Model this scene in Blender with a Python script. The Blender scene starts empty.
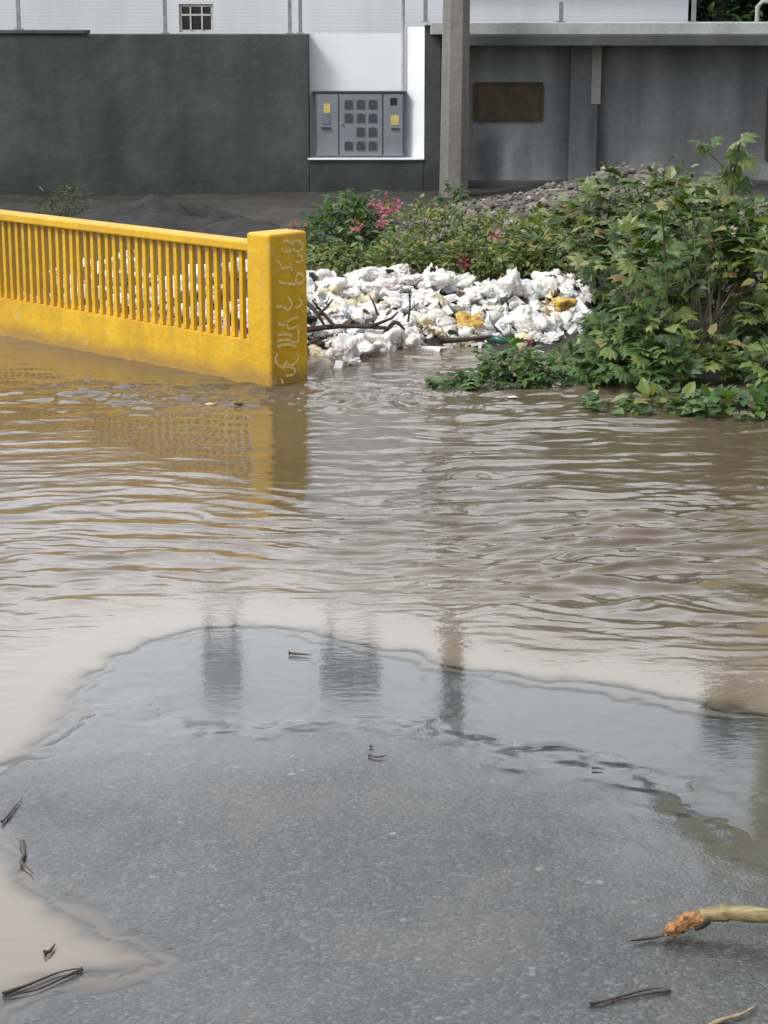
import bpy, bmesh, math, random
import numpy as np
from mathutils import Vector, Matrix, noise as mnoise, Euler
R = math.radians
random.seed(7)
rng = np.random.default_rng(11)
SC = bpy.context.scene
COL = SC.collection

# ------------------------------------------------------------------ camera
H = 2.4            # eye height above the flood water
F = 2000.0         # focal length in photo pixels
TH = math.atan(500.0 / F)
CT, ST = math.cos(TH), math.sin(TH)
cam_d = bpy.data.cameras.new('camera')
cam_d.sensor_fit = 'VERTICAL'; cam_d.sensor_height = 36.0; cam_d.lens = 36.0 * F / 1024.0
cam_d.clip_start = 0.05; cam_d.clip_end = 2000
cam = bpy.data.objects.new('camera', cam_d); COL.objects.link(cam)
cam.location = (0, 0, H); cam.rotation_euler = (math.pi / 2 - TH, 0, 0)
SC.camera = cam

def ray(x, y):
    u = (x - 384) / F; v = (512 - y) / F
    return u, CT + v * ST, -ST + v * CT
def P(x, y, Y):                 # measured point of the place at distance Y
    a, b, c = ray(x, y); t = Y / b
    return Vector((a * t, Y, H + c * t))
def G(x, y, z=0.0):             # measured point on the level z
    a, b, c = ray(x, y); t = (z - H) / c
    return Vector((a * t, b * t, z))
def XX(x, Y, y=100): return P(x, y, Y).x
def ZZ(y, Y): return P(384, y, Y).z

# ------------------------------------------------------------------ numeric helpers
def vnoise(x, y, seed=0):
    x = np.asarray(x, float); y = np.asarray(y, float)
    xi = np.floor(x).astype(np.int64); yi = np.floor(y).astype(np.int64)
    xf = x - xi; yf = y - yi
    def h(i, j):
        n = (i * 374761393 + j * 668265263 + seed * 974634777) & 0x7fffffff
        n = ((n ^ (n >> 13)) * 1274126177) & 0x7fffffff
        n = n ^ (n >> 16)
        return (n & 0xffff) / 65535.0
    u = xf * xf * xf * (xf * (xf * 6 - 15) + 10); v = yf * yf * yf * (yf * (yf * 6 - 15) + 10)
    a = h(xi, yi); b = h(xi + 1, yi); c = h(xi, yi + 1); d = h(xi + 1, yi + 1)
    return (a * (1 - u) + b * u) * (1 - v) + (c * (1 - u) + d * u) * v
def fbm(x, y, seed=0, o=4):
    s = 0; a = .5; f = 1.0
    for k in range(o):
        s = s + a * vnoise(x * f, y * f, seed + k * 17); a *= .5; f *= 2.03
    return s
def sstep(a, b, x):
    t = np.clip((x - a) / (b - a), 0, 1); return t * t * (3 - 2 * t)
def sdpoly(px, py, poly):       # signed distance, positive inside
    d = np.full(px.shape, 1e9); ins = np.zeros(px.shape, bool)
    n = len(poly)
    for i in range(n):
        ax, ay = poly[i]; bx, by = poly[(i + 1) % n]
        ex, ey = bx - ax, by - ay
        wx, wy = px - ax, py - ay
        t = np.clip((wx * ex + wy * ey) / (ex * ex + ey * ey + 1e-12), 0, 1)
        d = np.minimum(d, (wx - ex * t) ** 2 + (wy - ey * t) ** 2)
        c = ((ay > py) != (by > py))
        xc = (bx - ax) * (py - ay) / ((by - ay) if by != ay else 1e-12) + ax
        ins ^= c & (px < xc)
    d = np.sqrt(d)
    return np.where(ins, d, -d)

# ------------------------------------------------------------------ object helpers
def mesh_obj(name, verts, faces, m=None, smooth=False):
    me = bpy.data.meshes.new(name)
    me.from_pydata([tuple(v) for v in verts], [], faces); me.update()
    if m: me.materials.append(m)
    if smooth:
        me.polygons.foreach_set('use_smooth', [True] * len(me.polygons))
    o = bpy.data.objects.new(name, me); COL.objects.link(o)
    return o
class MB:
    def __init__(s): s.v = []; s.f = []
    def add(s, vs, fs):
        k = len(s.v); s.v += [tuple(v) for v in vs]; s.f += [tuple(i + k for i in f) for f in fs]
    def box(s, x0, x1, y0, y1, z0, z1):
        s.add([(x0, y0, z0), (x1, y0, z0), (x1, y1, z0), (x0, y1, z0), (x0, y0, z1), (x1, y0, z1), (x1, y1, z1), (x0, y1, z1)],
              [(0, 3, 2, 1), (4, 5, 6, 7), (0, 1, 5, 4), (1, 2, 6, 5), (2, 3, 7, 6), (3, 0, 4, 7)])
    def obox(s, o, a, b, z0, z1):          # footprint o, o+a, o+a+b, o+b (a x b pointing up)
        p = [Vector(o[:2]), Vector(o[:2]) + Vector(a), Vector(o[:2]) + Vector(a) + Vector(b), Vector(o[:2]) + Vector(b)]
        s.add([(q.x, q.y, z0) for q in p] + [(q.x, q.y, z1) for q in p],
              [(0, 3, 2, 1), (4, 5, 6, 7), (0, 1, 5, 4), (1, 2, 6, 5), (2, 3, 7, 6), (3, 0, 4, 7)])
    def prism(s, pts, z0, z1):
        n = len(pts)
        s.add([(p[0], p[1], z0) for p in pts] + [(p[0], p[1], z1) for p in pts],
              [tuple(range(n - 1, -1, -1)), tuple(range(n, 2 * n))] + [(i, (i + 1) % n, n + (i + 1) % n, n + i) for i in range(n)])
    def tube(s, path, rad, n=8, cap=True):
        path = [Vector(p) for p in path]; k = len(path)
        if not hasattr(rad, '__len__'): rad = [rad] * k
        vs = []; fs = []
        up = Vector((0.13, 0.2, 1)).normalized()
        for i, p in enumerate(path):
            t = (path[min(i + 1, k - 1)] - path[max(i - 1, 0)]).normalized()
            a = t.cross(up)
            if a.length < .05: a = t.cross(Vector((1, 0, 0)))
            a.normalize(); b = t.cross(a)
            for j in range(n):
                w = 2 * math.pi * j / n
                vs.append(p + (a * math.cos(w) + b * math.sin(w)) * rad[i])
        for i in range(k - 1):
            for j in range(n):
                j2 = (j + 1) % n
                fs.append((i * n + j, i * n + j2, (i + 1) * n + j2, (i + 1) * n + j))
        if cap:
            fs.append(tuple(range(n))); fs.append(tuple((k - 1) * n + j for j in range(n - 1, -1, -1)))
        s.add(vs, fs)
    def lathe(s, prof, n=16, M=Matrix()):
        k = len(prof); vs = []; fs = []
        for r, z in prof:
            for j in range(n):
                w = 2 * math.pi * j / n
                vs.append(M @ Vector((r * math.cos(w), r * math.sin(w), z)))
        for i in range(k - 1):
            for j in range(n):
                j2 = (j + 1) % n
                fs.append((i * n + j, i * n + j2, (i + 1) * n + j2, (i + 1) * n + j))
        fs.append(tuple(range(n - 1, -1, -1))); fs.append(tuple((k - 1) * n + j for j in range(n)))
        s.add(vs, fs)
    def build(s, name, m, parent=None, smooth=False, bevel=0):
        o = mesh_obj(name, s.v, s.f, m, smooth)
        if bevel:
            b = o.modifiers.new('bevel', 'BEVEL'); b.width = bevel; b.segments = 2; b.limit_method = 'ANGLE'
        if parent is not None:
            o.data.transform(Matrix.Translation(-parent.location)); o.parent = parent
        return o
def tag(o, label, cat, group=None):
    o['label'] = label; o['category'] = cat
    if group: o['group'] = group
    return o
def thing(name, label, cat, loc, group=None):
    o = bpy.data.objects.new(name, None); o.empty_display_size = .1; COL.objects.link(o)
    o.location = Vector(loc)
    return tag(o, label, cat, group)
def rebase(o, loc):            # put the origin of a single-mesh thing at its base
    loc = Vector(loc)
    o.data.transform(Matrix.Translation(-loc)); o.location = loc; return o

# ------------------------------------------------------------------ materials
class NT:
    def __init__(s, name):
        s.m = bpy.data.materials.new(name); s.m.use_nodes = True
        s.t = s.m.node_tree; s.n = s.t.nodes; s.l = s.t.links
        s.b = s.n['Principled BSDF']; s.out = s.n['Material Output']
        s.geo = s.n.new('ShaderNodeNewGeometry')
        s.oi = None
    def new(s, t, **k):
        n = s.n.new(t)
        for a, v in k.items(): setattr(n, a, v)
        return n
    def L(s, a, b): s.l.new(a, b)
    def pos(s, scale=(1, 1, 1)):
        v = s.new('ShaderNodeVectorMath', operation='MULTIPLY'); v.inputs[1].default_value = scale
        s.L(s.geo.outputs['Position'], v.inputs[0]); return v.outputs[0]
    def objpos(s, scale=(1, 1, 1)):
        tc = s.new('ShaderNodeTexCoord')
        v = s.new('ShaderNodeVectorMath', operation='MULTIPLY'); v.inputs[1].default_value = scale
        s.L(tc.outputs['Object'], v.inputs[0]); return v.outputs[0]
    def noise(s, scale, vec=None, detail=4, rough=.55, dist=0):
        n = s.new('ShaderNodeTexNoise'); n.inputs['Scale'].default_value = scale
        n.inputs['Detail'].default_value = detail; n.inputs['Roughness'].default_value = rough; n.inputs['Distortion'].default_value = dist
        s.L(vec if vec is not None else s.pos(), n.inputs['Vector']); return n.outputs['Fac']
    def ramp(s, fac, stops, interp='LINEAR'):
        r = s.new('ShaderNodeValToRGB'); r.color_ramp.interpolation = interp
        e = r.color_ramp.elements
        while len(e) > 1: e.remove(e[-1])
        for i, (p, c) in enumerate(stops):
            if not hasattr(c, '__len__'): c = (c, c, c)
            q = e[0] if i == 0 else e.new(p)
            q.position = p; q.color = (c[0], c[1], c[2], 1)
        s.L(fac, r.inputs[0]); return r.outputs[0]
    def mix(s, a, b, fac, mode='MIX'):
        n = s.new('ShaderNodeMix', data_type='RGBA', blend_type=mode)
        for inp, v in ((n.inputs['Factor'], fac), (n.inputs['A'], a), (n.inputs['B'], b)):
            if hasattr(v, 'is_linked'): s.L(v, inp)
            elif hasattr(v, '__len__'): inp.default_value = (v[0], v[1], v[2], 1)
            else: inp.default_value = v
        return n.outputs['Result']
    def math(s, op, a, b=0.0, clamp=False):
        n = s.new('ShaderNodeMath', operation=op); n.use_clamp = clamp
        for i, v in enumerate((a, b)):
            if hasattr(v, 'is_linked'): s.L(v, n.inputs[i])
            else: n.inputs[i].default_value = v
        return n.outputs[0]
    def maprange(s, v, a, b, c, d):
        n = s.new('ShaderNodeMapRange'); n.clamp = True
        s.L(v, n.inputs[0])
        for i, q in enumerate((a, b, c, d)): n.inputs[i + 1].default_value = q
        return n.outputs[0]
    def bump(s, h, strength=.3, dist=.01, prev=None):
        n = s.new('ShaderNodeBump'); n.inputs['Distance'].default_value = dist
        if hasattr(strength, 'is_linked'): s.L(strength, n.inputs['Strength'])
        else: n.inputs['Strength'].default_value = strength
        s.L(h, n.inputs['Height'])
        if prev is not None: s.L(prev, n.inputs['Normal'])
        return n.outputs[0]
    def set(s, **k):
        names = dict(color='Base Color', rough='Roughness', normal='Normal', spec='Specular IOR Level', metal='Metallic', ior='IOR', alpha='Alpha', sss='Subsurface Weight', trans='Transmission Weight')
        for a, v in k.items():
            i = s.b.inputs[names[a]]
            if hasattr(v, 'is_linked'): s.L(v, i)
            elif hasattr(v, '__len__'): i.default_value = (v[0], v[1], v[2], 1)
            else: i.default_value = v
        return s.m

def plain(name, c, rough=.6, var=.25, scale=6, bump=.15, bscale=60, metal=0):
    t = NT(name)
    f = t.noise(scale, detail=5)
    lo = [x * (1 - var) for x in c]; hi = [min(1, x * (1 + var)) for x in c]
    col = t.ramp(f, [(.3, lo), (.7, hi)])
    nb = t.bump(t.noise(bscale, detail=3), bump, .01)
    return t.set(color=col, rough=rough, normal=nb, metal=metal)

M = {}
def plaster(name, lo, mid, hi, streak=1.0):
    t = NT(name)
    a = t.noise(1.0, detail=6, rough=.6, dist=.4)
    b = t.noise(1.0, vec=t.pos((2.2, 2.2, .35)), detail=4)
    c = t.noise(26, detail=4)
    col = t.ramp(a, [(.28, lo), (.5, mid), (.72, hi)])
    col = t.mix(col, t.ramp(b, [(.3, [x * .75 for x in lo]), (.7, [x * 1.25 for x in hi])]), .35 * streak)
    col = t.mix(col, t.ramp(c, [(.35, .72), (.65, 1.15)]), .35, 'MULTIPLY')
    n1 = t.bump(t.noise(7, detail=5), .35, .03)
    n2 = t.bump(t.noise(70, detail=3), .35, .006, n1)
    return t, col, n2
t, c, n = plaster('dark_plaster', (.024, .028, .027), (.043, .048, .046), (.090, .096, .092), .9)
gp = t.new('ShaderNodeSeparateXYZ'); t.L(t.geo.outputs['Position'], gp.inputs[0])
base_dark = t.maprange(t.math('ADD', gp.outputs['Z'], t.math('MULTIPLY', t.noise(3), .5)), .45, .95, .6, 1.0)
c = t.mix(c, base_dark, 1.0, 'MULTIPLY')
M['dark'] = t.set(color=c, rough=.75, normal=n)
t, c, n = plaster('grey_plaster', (.115, .120, .121), (.21, .215, .217), (.36, .365, .367), 1.4)
# damp stain of its own shape under the board
def spot(t, centre, rad, soft=.35, nz=.5, nscale=5):
    v = t.new('ShaderNodeVectorMath', operation='SUBTRACT'); t.L(t.geo.outputs['Position'], v.inputs[0]); v.inputs[1].default_value = centre
    w = t.new('ShaderNodeVectorMath', operation='MULTIPLY'); t.L(v.outputs[0], w.inputs[0]); w.inputs[1].default_value = [1 / r for r in rad]
    l = t.new('ShaderNodeVectorMath', operation='LENGTH'); t.L(w.outputs[0], l.inputs[0])
    d = t.math('ADD', l.outputs['Value'], t.math('MULTIPLY', t.math('SUBTRACT', t.noise(nscale, detail=4), .5), nz * 2))
    return t.maprange(d, 1 - soft, 1 + soft, 1, 0)
for cx, cy, rx, rz, k in ((490, 160, .17, .36, .55), (522, 165, .12, .3, .3), (578, 120, .28, 1.0, .4), (597, 150, .13, .6, .5)):
    p = P(cx, cy, 25.55)
    c = t.mix(c, (.03, .032, .033), t.math('MULTIPLY', spot(t, (p.x, p.y, p.z), (rx, 3, rz)), k))
for cx, cy, rx, rz, k in ((512, 70, .35, .12, .35), (650, 140, .5, .09, .4), (690, 100, .5, .4, .25)):
    p = P(cx, cy, 25.55)
    c = t.mix(c, (.2, .21, .215), t.math('MULTIPLY', spot(t, (p.x, p.y, p.z), (rx, 3, rz), .5), k))
M['grey'] = t.set(color=c, rough=.8, normal=n)
t, c, n = plaster('slab_concrete', (.05, .053, .056), (.07, .074, .078), (.095, .1, .104)); M['fascia'] = t.set(color=c, rough=.8, normal=n)
t, c, n = plaster('parapet_concrete', (.3, .31, .31), (.38, .39, .39), (.46, .47, .47)); M['parapet'] = t.set(color=c, rough=.85, normal=n)
t, c, n = plaster('pale_plaster', (.26, .26, .24), (.33, .33, .31), (.42, .42, .39)); M['palestrip'] = t.set(color=c, rough=.85, normal=n)
t = NT('house_white')
f = t.noise(.9, detail=5); st = t.noise(1.0, vec=t.pos((3, 3, .25)), detail=4)
c = t.ramp(f, [(.3, (.60, .63, .67)), (.7, (.70, .72, .75))]); c = t.mix(c, t.ramp(st, [(.35, (.44, .45, .47)), (.6, (.66, .68, .71))]), .25)
wv = t.new('ShaderNodeTexWave', wave_type='BANDS', bands_direction='Z'); wv.inputs['Scale'].default_value = 7; wv.inputs['Distortion'].default_value = 1.5; wv.inputs['Detail'].default_value = 2
t.L(t.pos(), wv.inputs['Vector'])
M['house'] = t.set(color=c, rough=.7, normal=t.bump(wv.outputs['Fac'], .07, .01))
M['white'] = plain('white_paint', (.84, .85, .87), .55, .04, 3, .1, 40)
M['cab'] = plain('cabinet_grey_paint', (.20, .22, .25), .45, .12, 5, .05)
M['cab2'] = plain('cabinet_door_grey', (.16, .178, .205), .45, .12, 5, .05)
M['cabdark'] = plain('meter_dark', (.05, .06, .075), .3, .2, 30, .05)
M['black'] = plain('black_opening', (.01, .01, .012), .5, .2)
M['label'] = plain('yellow_sticker', (.6, .46, .16), .6, .35, 40, .05)
M['steel'] = plain('grey_steel', (.26, .27, .29), .5, .25, 12, .1, 40, .2)
M['glass'] = plain('window_dark_glass', (.012, .014, .016), .12, .3)
M['brownboard'] = plain('brown_board', (.085, .064, .036), .8, .3, 8, .3, 90)
M['grille'] = plain('cream_grille', (.5, .48, .42), .6, .2, 10, .1)

t = NT('yellow_paint')
f = t.noise(2.4, detail=6, rough=.65); g = t.noise(38, detail=4)
c = t.ramp(f, [(.25, (.50, .285, .007)), (.5, (.65, .385, .010)), (.75, (.73, .45, .018))])
c = t.mix(c, t.ramp(g, [(.3, .75), (.6, 1.05)]), .35, 'MULTIPLY')
sz = t.new('ShaderNodeSeparateXYZ'); t.L(t.geo.outputs['Position'], sz.inputs[0])
damp = t.maprange(t.math('ADD', sz.outputs['Z'], t.math('MULTIPLY', t.noise(5, detail=5), .14)), .10, .21, .85, 0)
c = t.mix(c, (.30, .18, .05), damp)
w = t.ramp(t.noise(9, detail=7, rough=.7), [(.61, 0), (.66, 1)])
c = t.mix(c, (.55, .47, .33), t.math('MULTIPLY', w, .55))
streak = t.ramp(t.noise(1.0, vec=t.pos((9, 9, .7)), detail=4), [(.45, 0), (.75, .6)])
c = t.mix(c, (.42, .23, .02), streak)
nb = t.bump(t.noise(14, detail=6), .35, .02); nb = t.bump(t.noise(120, detail=2), .25, .004, nb)
M['yellow'] = t.set(color=c, rough=.5, normal=nb)
M['chalk'] = plain('pale_yellow_scrawl', (.78, .58, .21), .8, .25, 60, .1)
t, c, n = plaster('pole_concrete', (.09, .085, .075), (.17, .163, .145), (.26, .25, .225), 1.5); M['pole'] = t.set(color=c, rough=.85, normal=n)
M['yellowhouse'] = plain('pale_lime_plaster', (.66, .66, .36), .8, .1)

# asphalt
t = NT('wet_asphalt')
wet = t.new('ShaderNodeAttribute', attribute_name='wet').outputs['Fac']
vo = t.new('ShaderNodeTexVoronoi'); vo.inputs['Scale'].default_value = 92; t.L(t.pos(), vo.inputs['Vector'])
vo2 = t.new('ShaderNodeTexVoronoi'); vo2.inputs['Scale'].default_value = 31; vo2.inputs['Randomness'].default_value = 1; t.L(t.pos((1, 1.0, 1)), vo2.inputs['Vector'])
sep = t.new('ShaderNodeSeparateColor'); t.L(vo.outputs['Color'], sep.inputs[0])
sep2 = t.new('ShaderNodeSeparateColor'); t.L(vo2.outputs['Color'], sep2.inputs[0])
big = t.noise(.8, detail=5, rough=.6)
col = t.ramp(sep.outputs[0], [(0, .036), (.5, .052), (.85, .068), (.97, .105)])
chip = t.math('MULTIPLY', t.ramp(sep2.outputs[1], [(.968, 0), (.978, 1)], 'LINEAR'), t.ramp(vo2.outputs['Distance'], [(.2, 1), (.45, 0)]))
chip = t.math('MULTIPLY', chip, t.ramp(t.noise(2.2, detail=3), [(.42, .0), (.6, 1)]))
col = t.mix(col, (.22, .22, .215), chip)
col = t.mix(col, t.ramp(big, [(.3, .7), (.7, 1.25)]), .8, 'MULTIPLY')
silt = t.ramp(t.noise(1.6, detail=6, rough=.65), [(.48, 0), (.72, .35)])
col = t.mix(col, (.12, .105, .085), silt)
wn = t.math('ADD', wet, t.math('MULTIPLY', t.math('SUBTRACT', t.noise(3.0, detail=5, rough=.65), .5), .9), )
wn = t.maprange(wn, .12, .95, 0, 1)
rough = t.maprange(wn, 0, 1, .30, .10)
col = t.mix(col, (.040, .041, .041), t.math('MULTIPLY', wn, .75))
szr = t.new('ShaderNodeSeparateXYZ'); t.L(t.geo.outputs['Position'], szr.inputs[0])
hgt = t.math('ADD', t.math('MULTIPLY', vo.outputs['Distance'], -.6), t.noise(90, detail=4))
nb = t.bump(hgt, t.maprange(wn, 0, 1, .30, .03), .006)
nb = t.bump(t.noise(9, detail=4), t.maprange(wn, 0, 1, .25, .02), .02, nb)
M['asphalt'] = t.set(color=col, rough=rough, normal=nb, spec=t.math('MULTIPLY', t.maprange(szr.outputs['Z'], -.0003, .0003, .15, 1.0), t.maprange(wn, 0, 1, .34, .46)))

# ground
t = NT('muddy_ground')
c = t.ramp(t.noise(1.2, detail=7, rough=.65), [(.3, (.022, .020, .017)), (.5, (.042, .038, .033)), (.7, (.085, .078, .068))])
c = t.mix(c, t.ramp(t.noise(30, detail=4), [(.3, .55), (.7, 1.2)]), .7, 'MULTIPLY')
M['mud'] = t.set(color=c, rough=.8, normal=t.bump(t.noise(18, detail=7), .7, .05))
t = NT('black_sand')
c = t.ramp(t.noise(2.5, detail=7, rough=.7), [(.3, (.02, .02, .02)), (.7, (.05, .049, .047))])
c = t.mix(c, t.ramp(t.noise(60, detail=4), [(.3, .6), (.7, 1.3)]), .7, 'MULTIPLY')
M['sand'] = t.set(color=c, rough=.9, normal=t.bump(t.noise(9, detail=8, rough=.7), .9, .08))
t = NT('rubble')
vo = t.new('ShaderNodeTexVoronoi'); vo.inputs['Scale'].default_value = 10; t.L(t.pos(), vo.inputs['Vector'])
sp = t.new('ShaderNodeSeparateColor'); t.L(vo.outputs['Color'], sp.inputs[0])
c = t.ramp(sp.outputs[0], [(0, (.055, .046, .038)), (.5, (.11, .095, .08)), (1, (.22, .195, .17))])
M['rubble'] = t.set(color=c, rough=.9, normal=t.bump(vo.outputs['Distance'], -1.0, .08))
t = NT('stone_chips')
oi = t.new('ShaderNodeObjectInfo')
c = t.ramp(t.geo.outputs['Random Per Island'], [(0, (.05, .043, .036)), (.5, (.125, .108, .09)), (.93, (.25, .22, .19)), (1, (.5, .45, .4))])
M['stone'] = t.set(color=c, rough=.9, normal=t.bump(t.noise(40), .5, .01))

# water
t = NT('muddy_flood_water')
dep = t.new('ShaderNodeAttribute', attribute_name='depth').outputs['Fac']
dn = t.math('ADD', t.math('SUBTRACT', dep, .0048), t.math('MULTIPLY', t.math('SUBTRACT', t.noise(9, detail=5, rough=.65), .5), .004))
opac = t.math('SUBTRACT', 1.0, t.math('POWER', 2.718, t.math('MULTIPLY', t.math('MAXIMUM', dn, 0.0), -150.0)))
c = t.ramp(t.noise(.55, detail=6, rough=.6, dist=.6), [(.3, (.078, .057, .035)), (.7, (.122, .093, .063))])
c = t.mix(c, (.21, .172, .130), t.maprange(dep, .01, .24, .85, 0))
fine = t.noise(1.0, vec=t.pos((14, 30, 1)), detail=4)
nb = t.bump(fine, t.maprange(dep, .008, .12, .028, .13), .012)
t.set(color=c, rough=.04, normal=nb, ior=1.46, spec=.5)
tr = t.new('ShaderNodeBsdfTransparent'); gl = t.new('ShaderNodeBsdfGlossy'); gl.inputs['Roughness'].default_value = .03
t.L(nb, gl.inputs['Normal'])
fr = t.new('ShaderNodeFresnel'); fr.inputs['IOR'].default_value = 1.333; t.L(nb, fr.inputs['Normal'])
m1 = t.new('ShaderNodeMixShader'); t.L(t.math('MULTIPLY', fr.outputs[0], t.math('SUBTRACT', 1.0, t.geo.outputs['Backfacing'])), m1.inputs[0]); t.L(tr.outputs[0], m1.inputs[1]); t.L(gl.outputs[0], m1.inputs[2])
m2 = t.new('ShaderNodeMixShader'); t.L(opac, m2.inputs[0]); t.L(m1.outputs[0], m2.inputs[1]); t.L(t.b.outputs[0], m2.inputs[2])
t.L(m2.outputs[0], t.out.inputs['Surface'])
M['water'] = t.m

def leafmat(name, stops, trans=.3, rough=.36):
    t = NT(name)
    c = t.ramp(t.geo.outputs['Random Per Island'], stops)
    c = t.mix(c, t.ramp(t.noise(12, detail=3), [(.3, .7), (.7, 1.25)]), .6, 'MULTIPLY')
    t.set(color=c, rough=rough, spec=.4)
    tl = t.new('ShaderNodeBsdfTranslucent'); t.L(t.mix(c, (1.3, 1.5, .5), 1.0, 'MULTIPLY'), tl.inputs[0])
    mx = t.new('ShaderNodeMixShader'); mx.inputs[0].default_value = trans
    t.L(t.b.outputs[0], mx.inputs[1]); t.L(tl.outputs[0], mx.inputs[2]); t.L(mx.outputs[0], t.out.inputs['Surface'])
    return t.m
M['leaf_broad'] = leafmat('broad_green_leaf', [(0, (.030, .06, .016)), (.35, (.070, .122, .032)), (.7, (.14, .20, .055)), (.9, (.21, .25, .075)), (.98, (.27, .25, .09)), (1, (.2, .1, .045))])
M['leaf_fresh'] = leafmat('fresh_green_leaf', [(0, (.035, .08, .022)), (.6, (.075, .14, .04)), (.9, (.12, .20, .06)), (1, (.25, .27, .12))])
M['leaf_dull'] = leafmat('dull_grey_green_leaf', [(0, (.045, .075, .028)), (.45, (.085, .13, .042)), (.8, (.15, .19, .07)), (.95, (.25, .25, .11)), (1, (.18, .10, .055))])
M['leaf_ochre'] = leafmat('ochre_weed_leaf', [(0, (.05, .09, .025)), (.4, (.105, .165, .04)), (.78, (.20, .245, .065)), (.94, (.30, .26, .08)), (1, (.27, .14, .07))])
M['leaf_bush'] = leafmat('garden_bush_leaf', [(0, (.03, .07, .022)), (.6, (.06, .125, .03)), (1, (.13, .20, .05))])
M['leaf_tree'] = leafmat('dark_tree_leaf', [(0, (.018, .04, .015)), (.7, (.035, .07, .024)), (1, (.07, .12, .04))], .2)
M['leaf_wisp'] = leafmat('wispy_weed_leaf', [(0, (.05, .075, .03)), (1, (.11, .14, .055))])
M['petal'] = leafmat('pink_petal', [(0, (.5, .09, .22)), (.6, (.62, .14, .30)), (1, (.55, .25, .25))], .3, .6)
M['petal_pale'] = leafmat('faded_pink_petal', [(0, (.38, .15, .14)), (1, (.5, .22, .2))], .3, .6)
M['stem'] = plain('green_brown_stem', (.085, .075, .04), .7, .3, 20, .2)
M['bark'] = plain('dark_bark', (.05, .04, .03), .85, .35, 14, .5, 40)
M['wood'] = plain('wet_dark_wood', (.04, .026, .018), .6, .4, 18, .5, 60)
M['bag'] = None

def plastic(name, c, var=.06, rough=.42, trans=.15):
    t = NT(name)
    f = t.noise(9, vec=t.objpos(), detail=4)
    cc = t.ramp(f, [(.3, [x * (1 - var * 2) for x in c]), (.6, c)])
    dirt = t.ramp(t.noise(7, detail=6, rough=.7), [(.54, 0), (.8, .5)])
    cc = t.mix(cc, (.34, .26, .17), dirt)
    t.set(color=cc, rough=rough)
    if trans:
        tl = t.new('ShaderNodeBsdfTranslucent'); t.L(cc, tl.inputs[0])
        mx = t.new('ShaderNodeMixShader'); mx.inputs[0].default_value = trans
        t.L(t.b.outputs[0], mx.inputs[1]); t.L(tl.outputs[0], mx.inputs[2]); t.L(mx.outputs[0], t.out.inputs['Surface'])
    return t.m
M['p_white'] = plastic('white_plastic', (.88, .86, .82))
M['p_cool'] = plastic('cool_white_plastic', (.80, .83, .86))
M['p_pink'] = plastic('pinkish_white_plastic', (.80, .74, .72))
M['p_cream'] = plastic('cream_plastic', (.74, .64, .44))
M['p_yellow'] = plastic('yellow_plastic', (.72, .47, .12))
M['p_foam'] = plastic('white_foam', (.84, .84, .83), .04, .8, 0)
M['p_green'] = plastic('green_plastic', (.02, .10, .06), .2, .25, 0)
M['p_maroon'] = plastic('maroon_plastic', (.16, .035, .05), .2, .35, 0)
M['p_black'] = plastic('black_plastic', (.03, .028, .03), .2, .4, 0)
M['p_brown'] = plastic('rotten_brown_debris', (.10, .06, .035), .3, .7, 0)
M['p_clear'] = plastic('pale_bottle_plastic', (.66, .72, .72), .08, .2, .35)

# ------------------------------------------------------------------ terrain
def W(pts): return [tuple(G(x, y)[:2]) for x, y in pts]
asphalt_edge = W([(1300, 790), (900, 724), (768, 708), (700, 699), (650, 693), (540, 683), (470, 672), (400, 656), (320, 640), (285, 631), (240, 627), (200, 630), (165, 638), (128, 651),
                  (96, 668), (80, 690), (60, 716), (30, 748), (0, 775), (-45, 804), (0, 824), (22, 850), (38, 872), (56, 885), (76, 910), (98, 940), (128, 958), (140, 968), (100, 982), (60, 996), (0, 1022), (-90, 1060)])
asphalt_edge += [(-2.0, 2.0), (-6.0, -12.0), (12.0, -12.0), (12.0, 6.5)]
film = W([(60, 600), (96, 668), (120, 690), (150, 684), (200, 702), (330, 706), (400, 700), (470, 720), (540, 735), (610, 750), (650, 757), (700, 778), (735, 800), (768, 814), (960, 860), (960, 600)])
DV = Vector((-.707, .707)); NV = Vector((.707, .707))     # along the balustrade / across it (to the back)
CORN = Vector(G(271, 387)[:2])
bk = CORN + NV * .42
shore = [tuple(bk + DV * 30), tuple(bk + DV * 6), tuple(bk + DV * 2.5)] + [tuple(bk + DV * .6 + NV * .3)] + W([(300, 347), (340, 343), (400, 346), (450, 345), (510, 352), (545, 350), (570, 362), (600, 374), (640, 380), (700, 384), (768, 388), (900, 395), (1400, 405)]) + [(60, 12), (300, 12), (300, 600), (-300, 600), (-300, 60)]

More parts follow.
